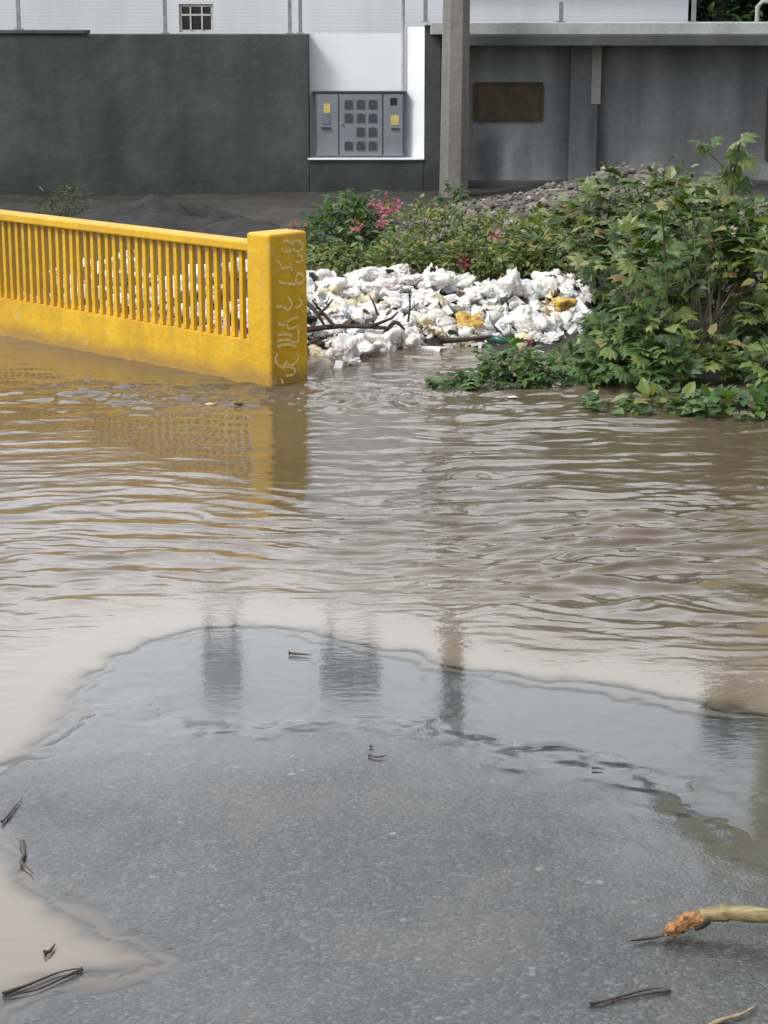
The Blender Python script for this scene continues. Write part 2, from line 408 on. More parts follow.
def heap(x, y):                 # low dump of earth under the rubbish
    c = 0
    a = P(365, 290, 15.9); b = P(530, 300, 15.6)
    t = np.clip((x - a.x) / (b.x - a.x), 0, 1)
    cy = a.y + (b.y - a.y) * t
    dx = np.maximum(np.abs(x - np.clip(x, a.x - .35, b.x + .15)), 0)
    hgt = .17 + .03 * np.sin(x * 5.0 + .6)
    c = hgt * np.exp(-(dx / .45) ** 2) * np.exp(-((y - cy - .15) / .75) ** 2)
    # along the back of the balustrade
    s = (x - CORN.x) * DV.x + (y - CORN.y) * DV.y; n = (x - CORN.x) * NV.x + (y - CORN.y) * NV.y
    e = (.13 + .15 * np.exp(-((s - 2.1) / .5) ** 2)) * np.exp(-((n - 1.55) / .65) ** 2) * sstep(.0, .6, s) * (1 - sstep(6, 8, s))
    return np.maximum(c, e)
def terrain(x, y):
    x = np.asarray(x, float); y = np.asarray(y, float)
    jx = x + (fbm(x * 1.7, y * 1.7, 3) - .47) * .30; jy = y + (fbm(x * 1.7 + 9, y * 1.7, 5) - .47) * .30
    jx = jx + (fbm(x * 9, y * 9, 41) - .47) * .07; jy = jy + (fbm(x * 9 + 5, y * 9, 43) - .47) * .07
    sa = sdpoly(jx, jy, asphalt_edge)
    ha = np.where(sa > 0, .02, -.0035 - .26 * (1 - np.exp(-(np.maximum(-sa, 0) / .8) ** 1.25)))
    sb = sdpoly(jx, jy, shore)
    hb = np.where(sb > 0, .11 * (1 - np.exp(-sb / .7)) + .016 * np.minimum(sb, 11), -.30 * (1 - np.exp(sb / .6)))
    hb = hb + sstep(0, .5, sb) * (heap(x, y) + (fbm(x * 2.2, y * 2.2, 8) - .47) * .10)
    return np.maximum(ha, hb), sa, sb
def tz(x, y): return float(terrain(np.array([x]), np.array([y]))[0][0])

def graded(lo, hi, a, b, step, n=14):
    core = np.arange(a, b + step / 2, step)
    g = np.geomspace(step * 2, max(step * 2.1, a - lo), n); left = a - g[::-1] if lo < a else np.array([])
    g2 = np.geomspace(step * 2, max(step * 2.1, hi - core[-1]), n); right = core[-1] + g2 if hi > b else np.array([])
    return np.concatenate([left, core, right])
def grid(name, xs, ys, zfun, m, attrs=()):
    X, Y = np.meshgrid(xs, ys); res = zfun(X, Y)
    Z = res[0]; nx, ny = len(xs), len(ys)
    me = bpy.data.meshes.new(name)
    me.vertices.add(nx * ny)
    me.vertices.foreach_set('co', np.stack([X, Y, Z], -1).reshape(-1).astype(np.float32))
    idx = np.arange(nx * ny).reshape(ny, nx)
    q = np.stack([idx[:-1, :-1], idx[:-1, 1:], idx[1:, 1:], idx[1:, :-1]], -1).reshape(-1)
    nf = (nx - 1) * (ny - 1)
    me.loops.add(nf * 4); me.loops.foreach_set('vertex_index', q.astype(np.int32))
    me.polygons.add(nf); me.polygons.foreach_set('loop_start', (np.arange(nf) * 4).astype(np.int32))
    me.update(calc_edges=True); me.validate()
    me.polygons.foreach_set('use_smooth', np.ones(nf, bool))
    for k, an in enumerate(attrs):
        at = me.attributes.new(an, 'FLOAT', 'POINT'); at.data.foreach_set('value', res[1 + k].reshape(-1).astype(np.float32))
    me.materials.append(m)
    o = bpy.data.objects.new(name, me); COL.objects.link(o); o['kind'] = 'structure'
    return o

def road_fun(X, Y):
    Z, sa, sb = terrain(X, Y)
    nz = fbm(X * 1.6, Y * 1.6, 71) - .47; n2 = fbm(X * 7, Y * 7, 73) - .47
    dry = .0015 + .024 * (1 - np.exp(-np.maximum(sa, 0) / 1.6)) + nz * .007
    fsd = sdpoly(X, Y, film)
    eb = 1 - sstep(.0, .07, sa + nz * .10 + n2 * .10)
    fm = np.maximum(sstep(-.50, .16, fsd + nz * .7 + n2 * .3), eb)
    grain = (fbm(X * 24, Y * 24, 75, 3) - .46) * .0026
    ins = dry * (1 - fm) - (.0040 + .004 * eb) * fm + grain * np.where(sa > 0, 1, 0) * (1 - .6 * eb)
    out = -.0035 - .26 * (1 - np.exp(-(np.maximum(-sa, 0) / .8) ** 1.25))
    Z = np.where(sa > 0, ins, out)
    Z = np.minimum(Z, np.where((sb > 0) & (sa < 0), -.15, 9))
    wet = np.clip(np.maximum(fm, sstep(-1.15, -.02, fsd + nz * .5)) + .25 * (1 - sstep(.1, 1.0, sa)), 0, 1)
    return Z, wet
road = grid('road', graded(-40, 40, -2.2, 2.4, .016), graded(-30, 12.0, 3.6, 8.4, .018, 10), road_fun, M['asphalt'], ('wet',))
def ground_fun(X, Y):
    Z, sa, sb = terrain(X, Y)
    Z = np.where(Y < 12.05, np.minimum(Z, -.3), Z)
    return (Z,)
gx = np.concatenate([-np.geomspace(400, 8.5, 14), np.arange(-8, 8.01, .07), np.geomspace(8.5, 400, 14)])
gy = np.concatenate([[12.0], np.arange(12.1, 19, .06), np.arange(19.1, 34, .35), np.geomspace(36, 900, 14)])
ground = grid('ground', gx, gy, ground_fun, M['mud'])

# ------------------------------------------------------------------ water
waves = []
for k in range(46):
    lam = .085 * (4.6 ** rng.random())
    ang = rng.normal(0, .15) + (.07 if k % 2 else -.07)
    waves.append((2 * math.pi / lam, ang, rng.random() * 6.28, lam))
fine_waves = []
for k in range(30):
    lam = .06 * (1.9 ** rng.random()); fine_waves.append((2 * math.pi / lam, rng.normal(0, .3), rng.random() * 6.28, lam))
def water_fun(X, Y):
    Z, sa, sb = terrain(X, Y); dep = -np.where(Y < 12.0, np.minimum(road_fun(X, Y)[0], np.where(sb > 0, Z, 9)), Z)
    wx = X + (fbm(X * .8, Y * .8, 31) - .47) * .6; wy = Y + (fbm(X * .7 + 4, Y * .9, 33) - .47) * .7
    wy = wy + (fbm(X * 2.0, Y * 3.0, 35) - .47) * .10
    h = 0
    for k, a, ph, lam in waves:
        h = h + np.sin(k * (wx * math.sin(a) + wy * math.cos(a)) + ph) * (lam / .3) ** 1.05
    for k, a, ph, lam in fine_waves:
        h = h + .75 * np.sin(k * (wx * math.sin(a) + wy * math.cos(a)) + ph) * (lam / .3)
    h = h / math.sqrt(len(waves))
    h = h + .25 * (h * h - .5)
    patch = .45 + 1.15 * sstep(.32, .62, fbm(X * .7 + 2, Y * .55, 51))
    right = sstep(-.6, 1.0, X - .0)           # wind ripples are longer on the open right side
    far = 1 - sstep(9.0, 11.0, Y) * (.68 - .38 * right)
    amp = (.0042 + .0056 * right) * patch * far
    calm = sstep(0.004, .15, dep) * (.06 + .94 * sstep(.02, .20, dep))
    # turbulence where the current wraps the pillar
    d = np.hypot((X - CORN.x + .1) / 1.3, (Y - CORN.y + .25) / .5)
    turb = np.exp(-d ** 2)
    hh = h * amp * calm + turb * (fbm(X * 6, Y * 10, 61) - .47) * .11 + (fbm(X * 6, Y * 14, 65, 3) - .47) * .004 * calm
    return hh, dep
wxs = np.concatenate([-np.geomspace(300, 4.6, 16), np.arange(-4.4, -2.2, .03), np.arange(-2.2, 2.2, .014), np.arange(2.2, 4.41, .03), np.geomspace(4.6, 300, 16)])
wys = np.concatenate([[-60, -20, -5, 1.0], np.arange(3.6, 9.5, .014), np.arange(9.5, 16.0, .022), [16.5, 18, 22, 30]])
water = grid('water', wxs, wys, water_fun, M['water'], ('depth',))

# ------------------------------------------------------------------ yellow balustrade
b0 = (CORN.x, CORN.y, 0)
ba = thing('balustrade', 'yellow concrete balustrade with many thin balusters standing in the flood', 'balustrade', b0)
A = DV.copy(); B = NV.copy()
PW, PD = .215, .34
def ob(o2, s0, s1, n0, n1, z0, z1):      # box in balustrade coordinates
    o = CORN + A * s0 + B * n0
    bvec = B * (n1 - n0); avec = A * (s1 - s0)
    o2.obox(o + avec, -avec, bvec, z0, z1)
END = 5.2
zt = ZZ(232, 13.15)
m = MB(); ob(m, 0, PW, 0, PD, -.35, zt)
pillar = m.build('pillar', M['yellow'], ba)
bm = bmesh.new(); bm.from_mesh(pillar.data)
def keep(e):                     # round the free corners only, not the seam with the base wall
    a_, b_ = [v.co for v in e.verts]; c_ = (a_ + b_) / 2
    if abs(a_.z - b_.z) < .01: return c_.z > .3
    s_ = c_.x * DV.x + c_.y * DV.y
    return s_ < PW * .5
bmesh.ops.bevel(bm, geom=[e for e in bm.edges if keep(e)], offset=.02, segments=3, affect='EDGES', profile=.5)
bm.to_mesh(pillar.data); bm.free()
m = MB(); ob(m, END, END + PW, 0, PD, -.35, zt); m.build('pillar', M['yellow'], ba, bevel=.018)
m = MB(); ob(m, PW, END - .0005, 0, .20, -.35, .278); m.build('base_wall', M['yellow'], ba)
m = MB(); ob(m, PW + .0005, END - .0005, .010, .165, .872, .935); m.build('top_rail', M['yellow'], ba, bevel=.012)
s = PW + .035
while s < END - .04:
    m = MB(); w = .035
    ds = random.uniform(-.003, .003)
    ob(m, s + ds, s + w + ds, .055, .089, .2785, .8715)
    m.build('baluster', M['yellow'], ba, bevel=.004)
    # rounded shoulders where the baluster meets base and rail
    s += .0855
# scrawled marks on the end face of the pillar
def crop(px, py): return 230 + px / 5.69, 220 + py / 5.69
def endpt(px, py):              # on the end face plane (through the corner, spanned by NV and z)
    x, y = crop(px, py); a, b, c = ray(x, y)
    # solve CORN + NV*n : direction (a,b) * t
    den = a * NV.y - b * NV.x
    tt = (CORN.x * NV.y - CORN.y * NV.x) / den
    n = (a * tt - CORN.x) / NV.x
    return n, H + c * tt
strokes = [
    [(300, 125), (318, 118), (345, 130), (352, 155), (335, 178), (305, 180), (292, 162)],
    [(352, 150), (360, 125), (385, 118), (408, 138), (408, 165), (385, 178), (362, 172), (352, 150)],
    [(382, 200), (405, 205), (408, 228), (395, 240), (372, 236)],
    [(262, 232), (282, 245), (295, 275), (330, 268), (352, 262)], [(345, 245), (348, 290)],
    [(272, 345), (296, 358), (340, 362), (375, 362), (372, 335), (385, 308), (408, 312), (418, 335), (405, 358), (380, 362)],
    [(263, 492), (300, 492), (326, 512), (348, 488), (345, 462), (328, 440)],
    [(388, 448), (405, 462), (398, 488), (370, 500)],
    [(272, 588), (305, 600), (322, 580), (350, 562), (390, 552)],
    [(322, 580), (330, 618), (385, 605)], [(385, 605), (386, 690), (352, 692)],
    [(268, 655), (330, 650), (352, 668)], [(266, 688), (325, 680), (352, 692)], [(266, 720), (330, 706), (378, 722)],
    [(268, 762), (256, 792), (272, 825), (300, 832), (320, 808), (335, 826), (362, 820), (385, 792), (380, 755)],
    [(298, 848), (325, 835), (358, 842), (368, 862), (350, 882), (318, 884)],
    [(290, 905), (300, 930)],
]
m = MB()
def smooth_path(p, k=4):
    out = []
    n = len(p)
    for i in range(n - 1):
        p0 = p[max(i - 1, 0)]; p1 = p[i]; p2 = p[i + 1]; p3 = p[min(i + 2, n - 1)]
        for j in range(k):
            t = j / k
            out.append(tuple(.5 * ((2 * p1[q]) + (-p0[q] + p2[q]) * t + (2 * p0[q] - 5 * p1[q] + 4 * p2[q] - p3[q]) * t * t + (-p0[q] + 3 * p1[q] - 3 * p2[q] + p3[q]) * t ** 3) for q in range(len(p1))))
    out.append(tuple(p[-1])); return out
off = -A * .0028                 # just proud of the face
for st in strokes:
    q = [endpt(*c) for c in smooth_path(st)]
    vs = []; fs = []
    for i, (n_, z_) in enumerate(q):
        n2, z2 = q[min(i + 1, len(q) - 1)]; n1, z1 = q[max(i - 1, 0)]
        tx, ty = n2 - n1, z2 - z1; l = math.hypot(tx, ty) or 1; tx /= l; ty /= l
        w = .0095 * random.uniform(.75, 1.2)
        for sg in (-1, 1):
            nn = n_ - ty * w * sg; zz = z_ + tx * w * sg
            b_ = CORN + B * nn + off
            vs.append((b_.x, b_.y, zz))
    for i in range(len(q) - 1): fs.append((2 * i, 2 * i + 1, 2 * i + 3, 2 * i + 2))
    m.add(vs, fs)
g = m.build('graffiti', M['chalk'], ba); g.parent = None
g.parent = pillar                # sub-part of the pillar (pillar sits at the same origin as the thing)

# ------------------------------------------------------------------ perimeter wall with niche
YW = 25.0
zb = -.1
zt_ = ZZ(34, YW)
xa, xb, xc, xd, xe = -14.0, XX(309, YW), XX(404, YW + .25), XX(424.5, YW), XX(441, YW)
zs = ZZ(158, YW)
pw = thing('perimeter_wall', 'long dark rendered wall with a white niche for the meter cabinet', 'wall', (xa, YW, 0))
m = MB()
m.box(xa, xb, YW, YW + .3, zb, zt_); m.box(xb, xd, YW, YW + .3, zb, zs - .025); m.box(xd, xe, YW, YW + .3, zb, ZZ(25, YW))
m.build('wall_body', M['dark'], pw, bevel=.012)
m = MB(); m.box(xb + .002, xd - .26, YW + .26, YW + .298, zs + .0, zt_ + .005); m.build('niche_back', M['white'], pw)
m = MB()
m.prism([(xd - .002, YW - .004), (xd - .002, YW + .296), (xc, YW + .256)], zs + .002, ZZ(27, YW)); m.build('niche_jamb', M['white'], pw)
m = MB(); m.box(xb - .02, xd, YW - .03, YW + .257, zs - .023, zs - .001); m.build('niche_sill', M['white'], pw, bevel=.004)
m = MB(); m.box(XX(-60, YW), XX(89, YW), YW - .03, YW + .32, zt_ + .002, zt_ + .048); m.build('coping', M['fascia'], pw, bevel=.01)

# meter cabinet
def q(x, y): return P(x, y, YW + .06)
cx0, cx1 = q(314, 0).x, q(404.5, 0).x; cz0, cz1 = zs + .003, q(0, 93).z
yf = YW + .06
mc = thing('meter_cabinet', 'grey electricity meter cabinet set in the white niche', 'meter cabinet', ((cx0 + cx1) / 2, yf, cz0))
m = MB(); m.box(cx0, cx1, yf + .012, YW + .255, cz0, cz1); m.build('cabinet_body', M['cab2'], mc, bevel=.006)
m = MB(); m.box(cx0 - .03, cx1 + .02, yf - .015, YW + .256, cz1 + .002, cz1 + .022); m.build('cabinet_roof', M['cabdark'], mc, bevel=.004)
doors = []
for x0, x1 in ((316, 337.5), (339, 382), (384, 403)):
    m = MB(); m.box(q(x0, 0).x, q(x1, 0).x, yf - .004, yf + .0115, cz0 + .02, cz1 - .012); doors.append(m.build('door', M['cab'], mc, bevel=.005))
for r, yy in enumerate((104, 117.5, 131.5, 145.5)):
    for c_, xx in enumerate((348.5, 360.5, 372.5)):
        if r == 2 and c_ == 0: continue
        p = q(xx, yy); w = .047; hh = .052
        fr = MB(); fr.box(p.x - w - .008, p.x + w + .008, yf - .012, yf - .0045, p.z - hh - .008, p.z + hh + .006)
        f_ = fr.build('meter_frame', M['cab2'], mc, bevel=.002)
        g_ = MB(); pts = [(p.x - w, p.z - hh), (p.x + w, p.z - hh), (p.x + w, p.z + hh * .4)] + [(p.x + w * math.cos(a), p.z + hh * .4 + hh * .6 * math.sin(a)) for a in np.linspace(.3, math.pi - .3, 6)] + [(p.x - w, p.z + hh * .4)]
        n_ = len(pts)
        g_.add([(a, yf - .016, b) for a, b in pts] + [(a, yf - .0123, b) for a, b in pts], [tuple(range(n_ - 1, -1, -1))[::-1], tuple(range(n_, 2 * n_))[::-1]] + [(i, n_ + i, n_ + (i + 1) % n_, (i + 1) % n_) for i in range(n_)])
        go = g_.build('meter_window', M['cabdark'], mc); go.parent = f_
p = q(327, 108); m = MB(); m.box(p.x - .04, p.x + .04, yf - .008, yf - .0045, p.z - .06, p.z + .055); m.build('sticker', M['label'], mc)
p = q(395, 120); m = MB(); m.box(p.x - .05, p.x + .05, yf - .008, yf - .0045, p.z - .06, p.z + .06); m.build('sticker', M['label'], mc)
p = q(393.5, 101.5); m = MB(); m.box(p.x - .042, p.x + .042, yf - .008, yf - .0045, p.z - .045, p.z + .045); m.build('breaker_opening', M['black'], mc)
p = q(326, 127.5); m = MB(); m.box(p.x - .06, p.x + .06, yf - .03, yf - .0045, p.z - .012, p.z + .008); m.build('handle', M['cabdark'], mc, bevel=.003).parent = doors[0]
p = q(326, 119); m = MB(); m.box(p.x - .05, p.x + .05, yf - .012, yf - .0045, p.z - .06, p.z + .06); m.build('latch_plate', M['cab2'], mc)
p = q(395, 128.5); m = MB(); m.box(p.x - .05, p.x + .05, yf - .025, yf - .0045, p.z - .01, p.z + .008); m.build('handle', M['cabdark'], mc, bevel=.003).parent = doors[2]
p = q(342, 124); m = MB(); m.lathe([(.014, 0), (.014, .02), (.009, .022)], 10, Matrix.Translation((p.x, yf - .0045, p.z)) @ Matrix.Rotation(math.pi / 2, 4, 'X')); m.build('lock', M['steel'], mc).parent = doors[1]
cp = MB(); px_ = XX(403, YW + .16)
cp.tube([(px_, YW + .20, cz1 + .03), (px_, YW + .20, 3.6)], .02, 8)
o = tag(cp.build('conduit_pipe', M['steel'], None, True), 'thin grey conduit pipe rising from the meter cabinet', 'pipe'); rebase(o, (px_, YW + .2, cz1 + .03))
# thin posts on the wall tops
for x, yb, Yp, lab, top in ((19, 30, YW + .15, 'thin grey steel post at the far left of the wall top', 3.2),
                       (165.5, 34, YW + .15, 'thin grey steel post just left of the small barred window', 3.2),
                       (290, 34, YW + .15, 'left one of two close steel posts near the white niche', 3.2),
                       (300.5, 34, YW + .2, 'right one of two close steel posts near the white niche', 3.2)):
    p = P(x, yb, Yp); z0 = zt_ + (.05 if x < 60 else .002)
    m = MB(); m.box(p.x - .022, p.x + .022, Yp - .022, Yp + .022, z0, top); m.box(p.x - .05, p.x + .05, Yp - .05, Yp + .05, z0, z0 + .012)
    o = tag(m.build('steel_post', M['steel']), lab, 'post', 'thin steel posts along the wall tops'); rebase(o, (p.x, Yp, z0))

# ------------------------------------------------------------------ grey flat roofed building on the right
YR = 25.6; YS = 24.75
rz1 = ZZ(46, YS); rz2 = ZZ(35, YS)
rx0, rx1 = xe + .004, 11.0
gb = thing('flat_roofed_building', 'low grey rendered building under a flat concrete slab', 'building', (rx0, YR, 0))
m = MB(); m.box(rx0, rx1, YR, YR + 1.3, -.1, rz1 - .002); m.build('wall', M['grey'], gb)
m = MB(); m.box(rx0 + .001, rx1 + .3, YS, YR + 1.35, rz1, rz2); m.build('roof_slab', M['fascia'], gb, bevel=.01)
m = MB(); m.box(rx0 - .14, rx1 + .3, YS + .12, YR + 1.2, rz2 + .002, ZZ(22.5, YS + .12)); m.build('parapet', M['parapet'], gb, bevel=.01)
xp0, xp1 = XX(570, YR - .18), XX(598, YR - .18)
m = MB(); m.box(xp0, xp1, YR - .18, YR - .002, -.1, rz1 - .003); m.build('pilaster', M['grey'], gb, bevel=.01)
m = MB(); m.box(XX(591, YR - .2), XX(600.5, YR - .2), YR - .2, YR - .181, ZZ(104, YR - .2), rz1 - .004); m.build('edge_strip', M['palestrip'], gb, bevel=.004)
m = MB(); m.box(rx0, rx1, YR - .06, YR - .0025, -.1, ZZ(180, YR)); m.build('plinth', M['fascia'], gb, bevel=.015)
# brown board
for x0, x1, y0, y1, lab in ((474, 543, 83, 120.5, 'brown wooden board fixed to the grey wall beside the pole'), (766, 830, 84, 160, 'brown wooden shutter on the grey wall at the right edge of the photo')):
    p0 = P(x0, y1, YR - .04); p1 = P(x1, y0, YR - .04)
    t_ = thing('wall_board', lab, 'board', (p0.x, YR - .03, p0.z))
    m = MB(); m.box(p0.x + .02, p1.x - .02, YR - .03, YR - .003, p0.z + .02, p1.z - .02); m.build('panel', M['brownboard'], t_)
    m = MB()
    m.box(p0.x, p1.x, YR - .045, YR - .003, p0.z - .012, p0.z + .018); m.box(p0.x, p1.x, YR - .045, YR - .003, p1.z - .018, p1.z + .012)
    m.box(p0.x - .012, p0.x + .018, YR - .044, YR - .004, p0.z + .018, p1.z - .018); m.box(p1.x - .018, p1.x + .012, YR - .044, YR - .004, p0.z + .018, p1.z - .018)
    m.build('frame', M['brownboard'], t_)
zpar = ZZ(22.5, YS + .12)
for x, lab, top, dz in ((425.5, 'slim steel post on the slab corner beside the concrete pole', 3.3, 0), (561, 'short steel stub on the slab above the brown board', 2.52, 0), (693.5, 'steel post on the slab at the corner of the white house', 3.3, 0)):
    Yp = YS + .2; p = P(x, 20, Yp)
    m = MB(); m.box(p.x - .025, p.x + .025, Yp - .025, Yp + .025, zpar + .002, top); m.box(p.x - .055, p.x + .055, Yp - .055, Yp + .055, zpar + .002, zpar + .014)
    o = tag(m.build('steel_post', M['steel']), lab, 'post', 'thin steel posts along the wall tops'); rebase(o, (p.x, Yp, zpar + .002))
Yp = YS + .3; p = P(757, 20, Yp)
m = MB(); m.tube([(p.x, Yp, zpar + .002), (p.x, Yp, 2.46), (p.x + .06, Yp, 2.53), (p.x + .5, Yp, 2.55)], .03, 10)
o = tag(m.build('bent_pipe', M['palestrip'], None, True), 'pale bent pipe rising from the slab at the right edge', 'pipe'); rebase(o, (p.x, Yp, zpar))

# ------------------------------------------------------------------ white house behind
YH = 27.0
hx0, hx1 = -11.5, XX(685, YH)
hs = thing('white_house', 'white house with a small barred window behind the dark wall', 'house', ((hx0 + hx1) / 2, YH, 0))
wins = [(XX(181, YH), XX(215, YH), ZZ(32.5, YH), ZZ(4, YH))]
# front wall as strips leaving real openings
m = MB(); HT = 4.15; TK = .2
hm = XX(432, YH); HR = 2.78
def front(x0, x1, z1, ws):
    x = x0
    for a, b, c_, d_ in ws:
        m.box(x, a, YH, YH + TK, 0, z1); m.box(a, b, YH, YH + TK, 0, c_); m.box(a, b, YH, YH + TK, d_, z1); x = b
    m.box(x, x1, YH, YH + TK, 0, z1)
front(hx0, hm, HT, wins); front(hm, hx1, HR, [])
m.box(hm - TK, hm, YH + TK, YH + 6, 0, HT)
m.box(hx0, hx0 + TK, YH + TK, YH + 6, 0, HT); m.box(hx1 - TK, hx1, YH + TK, YH + 6, 0, HR); m.box(hx0, hm, YH + 6, YH + 6.2, 0, HT); m.box(hm, hx1, YH + 6, YH + 6.2, 0, HR)
m.build('wall', M['house'], hs)
m = MB(); m.box(hx0 - .25, hm + .02, YH - .3, YH + 6.4, HT + .002, HT + .2); m.build('roof', M['parapet'], hs, bevel=.01)
m = MB(); m.box(hm + .003, hx1 + .2, YH - .2, YH + 6.4, HR + .002, HR + .16); m.build('roof', M['parapet'], hs, bevel=.01)
for i, (a, b, c_, d_) in enumerate(wins):
    m = MB(); k = .035
    m.box(a + .001, b - .001, YH + .03, YH + .09, c_ + .001, c_ + k); m.box(a + .001, b - .001, YH + .03, YH + .09, d_ - k, d_ - .001)
    m.box(a + .001, a + k, YH + .03, YH + .09, c_ + k, d_ - k); m.box(b - k, b - .001, YH + .03, YH + .09, c_ + k, d_ - k)
    wo = m.build('window', M['grille'], hs)
    g_ = MB(); g_.box(a + k, b - k, YH + .1, YH + .12, c_ + k, d_ - k); go = g_.build('pane', M['glass'], hs); go.parent = wo
    g_ = MB()
    if i == 0:
        for kx in (1 / 3, 2 / 3): xx = a + (b - a) * kx; g_.box(xx - .01, xx + .01, YH + .01, YH + .028, c_ + k, d_ - k)
        zz = c_ + (d_ - c_) * .62; g_.box(a + k, b - k, YH + .008, YH + .0095, zz - .012, zz + .012)
    else:
        for kx in (1 / 2,): xx = a + (b - a) * kx; g_.box(xx - .02, xx + .02, YH + .04, YH + .08, c_ + k, d_ - k)
    go = g_.build('grille', M['grille'], hs); go.parent = wo
# water tanks on thin stands on the roof (mirrored in the shallow film)
for x, wd, z0, z1, lab in ((-.50, .44, 6.98, 7.42, 'big dark water tank on a thin steel stand on the white house'), (-2.42, .28, 6.75, 7.6, 'narrow pale grey water tank on a thin steel stand on the white house')):
    tk = thing('water_tank', lab, 'water tank', (x, YH + 1.5, HT + .2), 'water tanks on the roof')
    m = MB(); m.box(x - wd, x + wd, YH + 1.5 - wd * .7, YH + 1.5 + wd * .7, z0, z1); m.build('tank', M['cabdark'] if x > -1 else M['house'], tk, bevel=.04)
    m = MB(); m.box(x - wd * .3, x + wd * .2, YH + 1.3, YH + 1.7, z1 + .002, z1 + .06); m.build('lid', M['cabdark'], tk, bevel=.01)
    for a_, b_ in ((-1, -1), (1, -1), (1, 1), (-1, 1)):
        m = MB(); m.tube([(x + a_ * wd * .66, YH + 1.5 + b_ * wd * .6, HT + .203), (x + a_ * wd * .66, YH + 1.5 + b_ * wd * .6, z0 - .002)], .014, 8); m.build('leg', M['steel'], tk, True)
# pale house far right, seen only mirrored in the flood
yh = thing('lime_house', 'tall pale lime house behind the trees at the right edge', 'house', (XX(757, 34), 34, 0))
lx = .2015 * 34
m = MB(); m.box(lx, lx + 7, 34, 34.8, 0, 15); m.build('wall', M['yellowhouse'], yh)
m = MB(); m.box(lx - .02, lx + 7.3, 33.9, 34.9, 15.002, 15.25); m.build('roof', M['parapet'], yh)
for zz in (3.5, 7.2, 11):
    for xx in (2.2, 4.8):
        m = MB(); m.box(lx + xx, lx + xx + 1.1, 33.95, 33.998, zz, zz + 1.3); m.build('window', M['glass'], yh)

# ------------------------------------------------------------------ electric pole
pb = P(453.5, 195, 24.3); ptp = P(456.5, 0, 24.3)
lean = (ptp.x - pb.x) / (ptp.z - pb.z)
m = MB(); z0 = -.1; prof = []
for z in np.linspace(z0, 9.2, 24):
    prof.append((z, .172 - .006 * (z - z0)))
vs = []; fs = []
for z, r in prof:
    for a, b in ((-1, -.45), (-.45, -1), (.45, -1), (1, -.45), (1, .45), (.45, 1), (-.45, 1), (-1, .45)):
        vs.append((pb.x + lean * (z - pb.z) + a * r, 24.3 + b * r, z))
for i in range(len(prof) - 1):
    for j in range(8): fs.append((i * 8 + j, i * 8 + (j + 1) % 8, (i + 1) * 8 + (j + 1) % 8, (i + 1) * 8 + j))
fs.append(tuple((len(prof) - 1) * 8 + j for j in range(8)))
m.add(vs, fs)
o = tag(m.build('utility_pole', M['pole']), 'weathered octagonal concrete utility pole in front of the wall', 'pole'); rebase(o, (pb.x, 24.3, 0))

# ------------------------------------------------------------------ piles
def mound(name, cx, cy, rx, ry, h, m, seed, label, cat, rough=.25, n=70):
    xs = np.linspace(-1.15, 1.15, n); ys = np.linspace(-1.15, 1.15, n)
    X, Y = np.meshgrid(xs, ys); r = np.sqrt(X ** 2 + Y ** 2)
    wx = cx + X * rx; wy = cy + Y * ry
    base = terrain(wx, wy)[0]
    prof = np.clip(1 - r, 0, 1) ** 1.1 * (1 + .0 * r)
    Z = base - .05 + h * prof + (fbm(wx * 2.2, wy * 2.2, seed, 5) - .47) * rough * sstep(1.1, .7, r) * 1.0
    Z = np.where(r > 1.1, base - .08, Z)
    verts = np.stack([wx, wy, Z], -1).reshape(-1, 3)
    idx = np.arange(n * n).reshape(n, n)
    faces = np.stack([idx[:-1, :-1], idx[:-1, 1:], idx[1:, 1:], idx[1:, :-1]], -1).reshape(-1, 4)
    o = mesh_obj(name, verts.tolist(), [tuple(f) for f in faces.tolist()], m, True)
    tag(o, label, cat); rebase(o, (cx, cy, float(base.mean()))); return o, (wx, wy, Z)
c1 = P(150, 205, 21.5)
mound('sand_pile', c1.x, 21.6, 1.45, 1.3, .36, M['sand'], 5, 'heap of black sand dumped before the dark wall', 'sand pile', .32)
c2 = P(240, 215, 21.0)
mound('sand_pile', c2.x, 20.6, .95, 1.1, .20, M['sand'], 9, 'lower spread of black sand behind the yellow pillar', 'sand pile', .16)
c3 = P(620, 190, 21.0)
gp_, (gX, gY, gZ) = mound('gravel_pile', c3.x + .1, 21.0, 2.6, 2.4, .66, M['rubble'], 13, 'grey heap of gravel and rubble behind the green bushes', 'gravel pile', .18, 90)
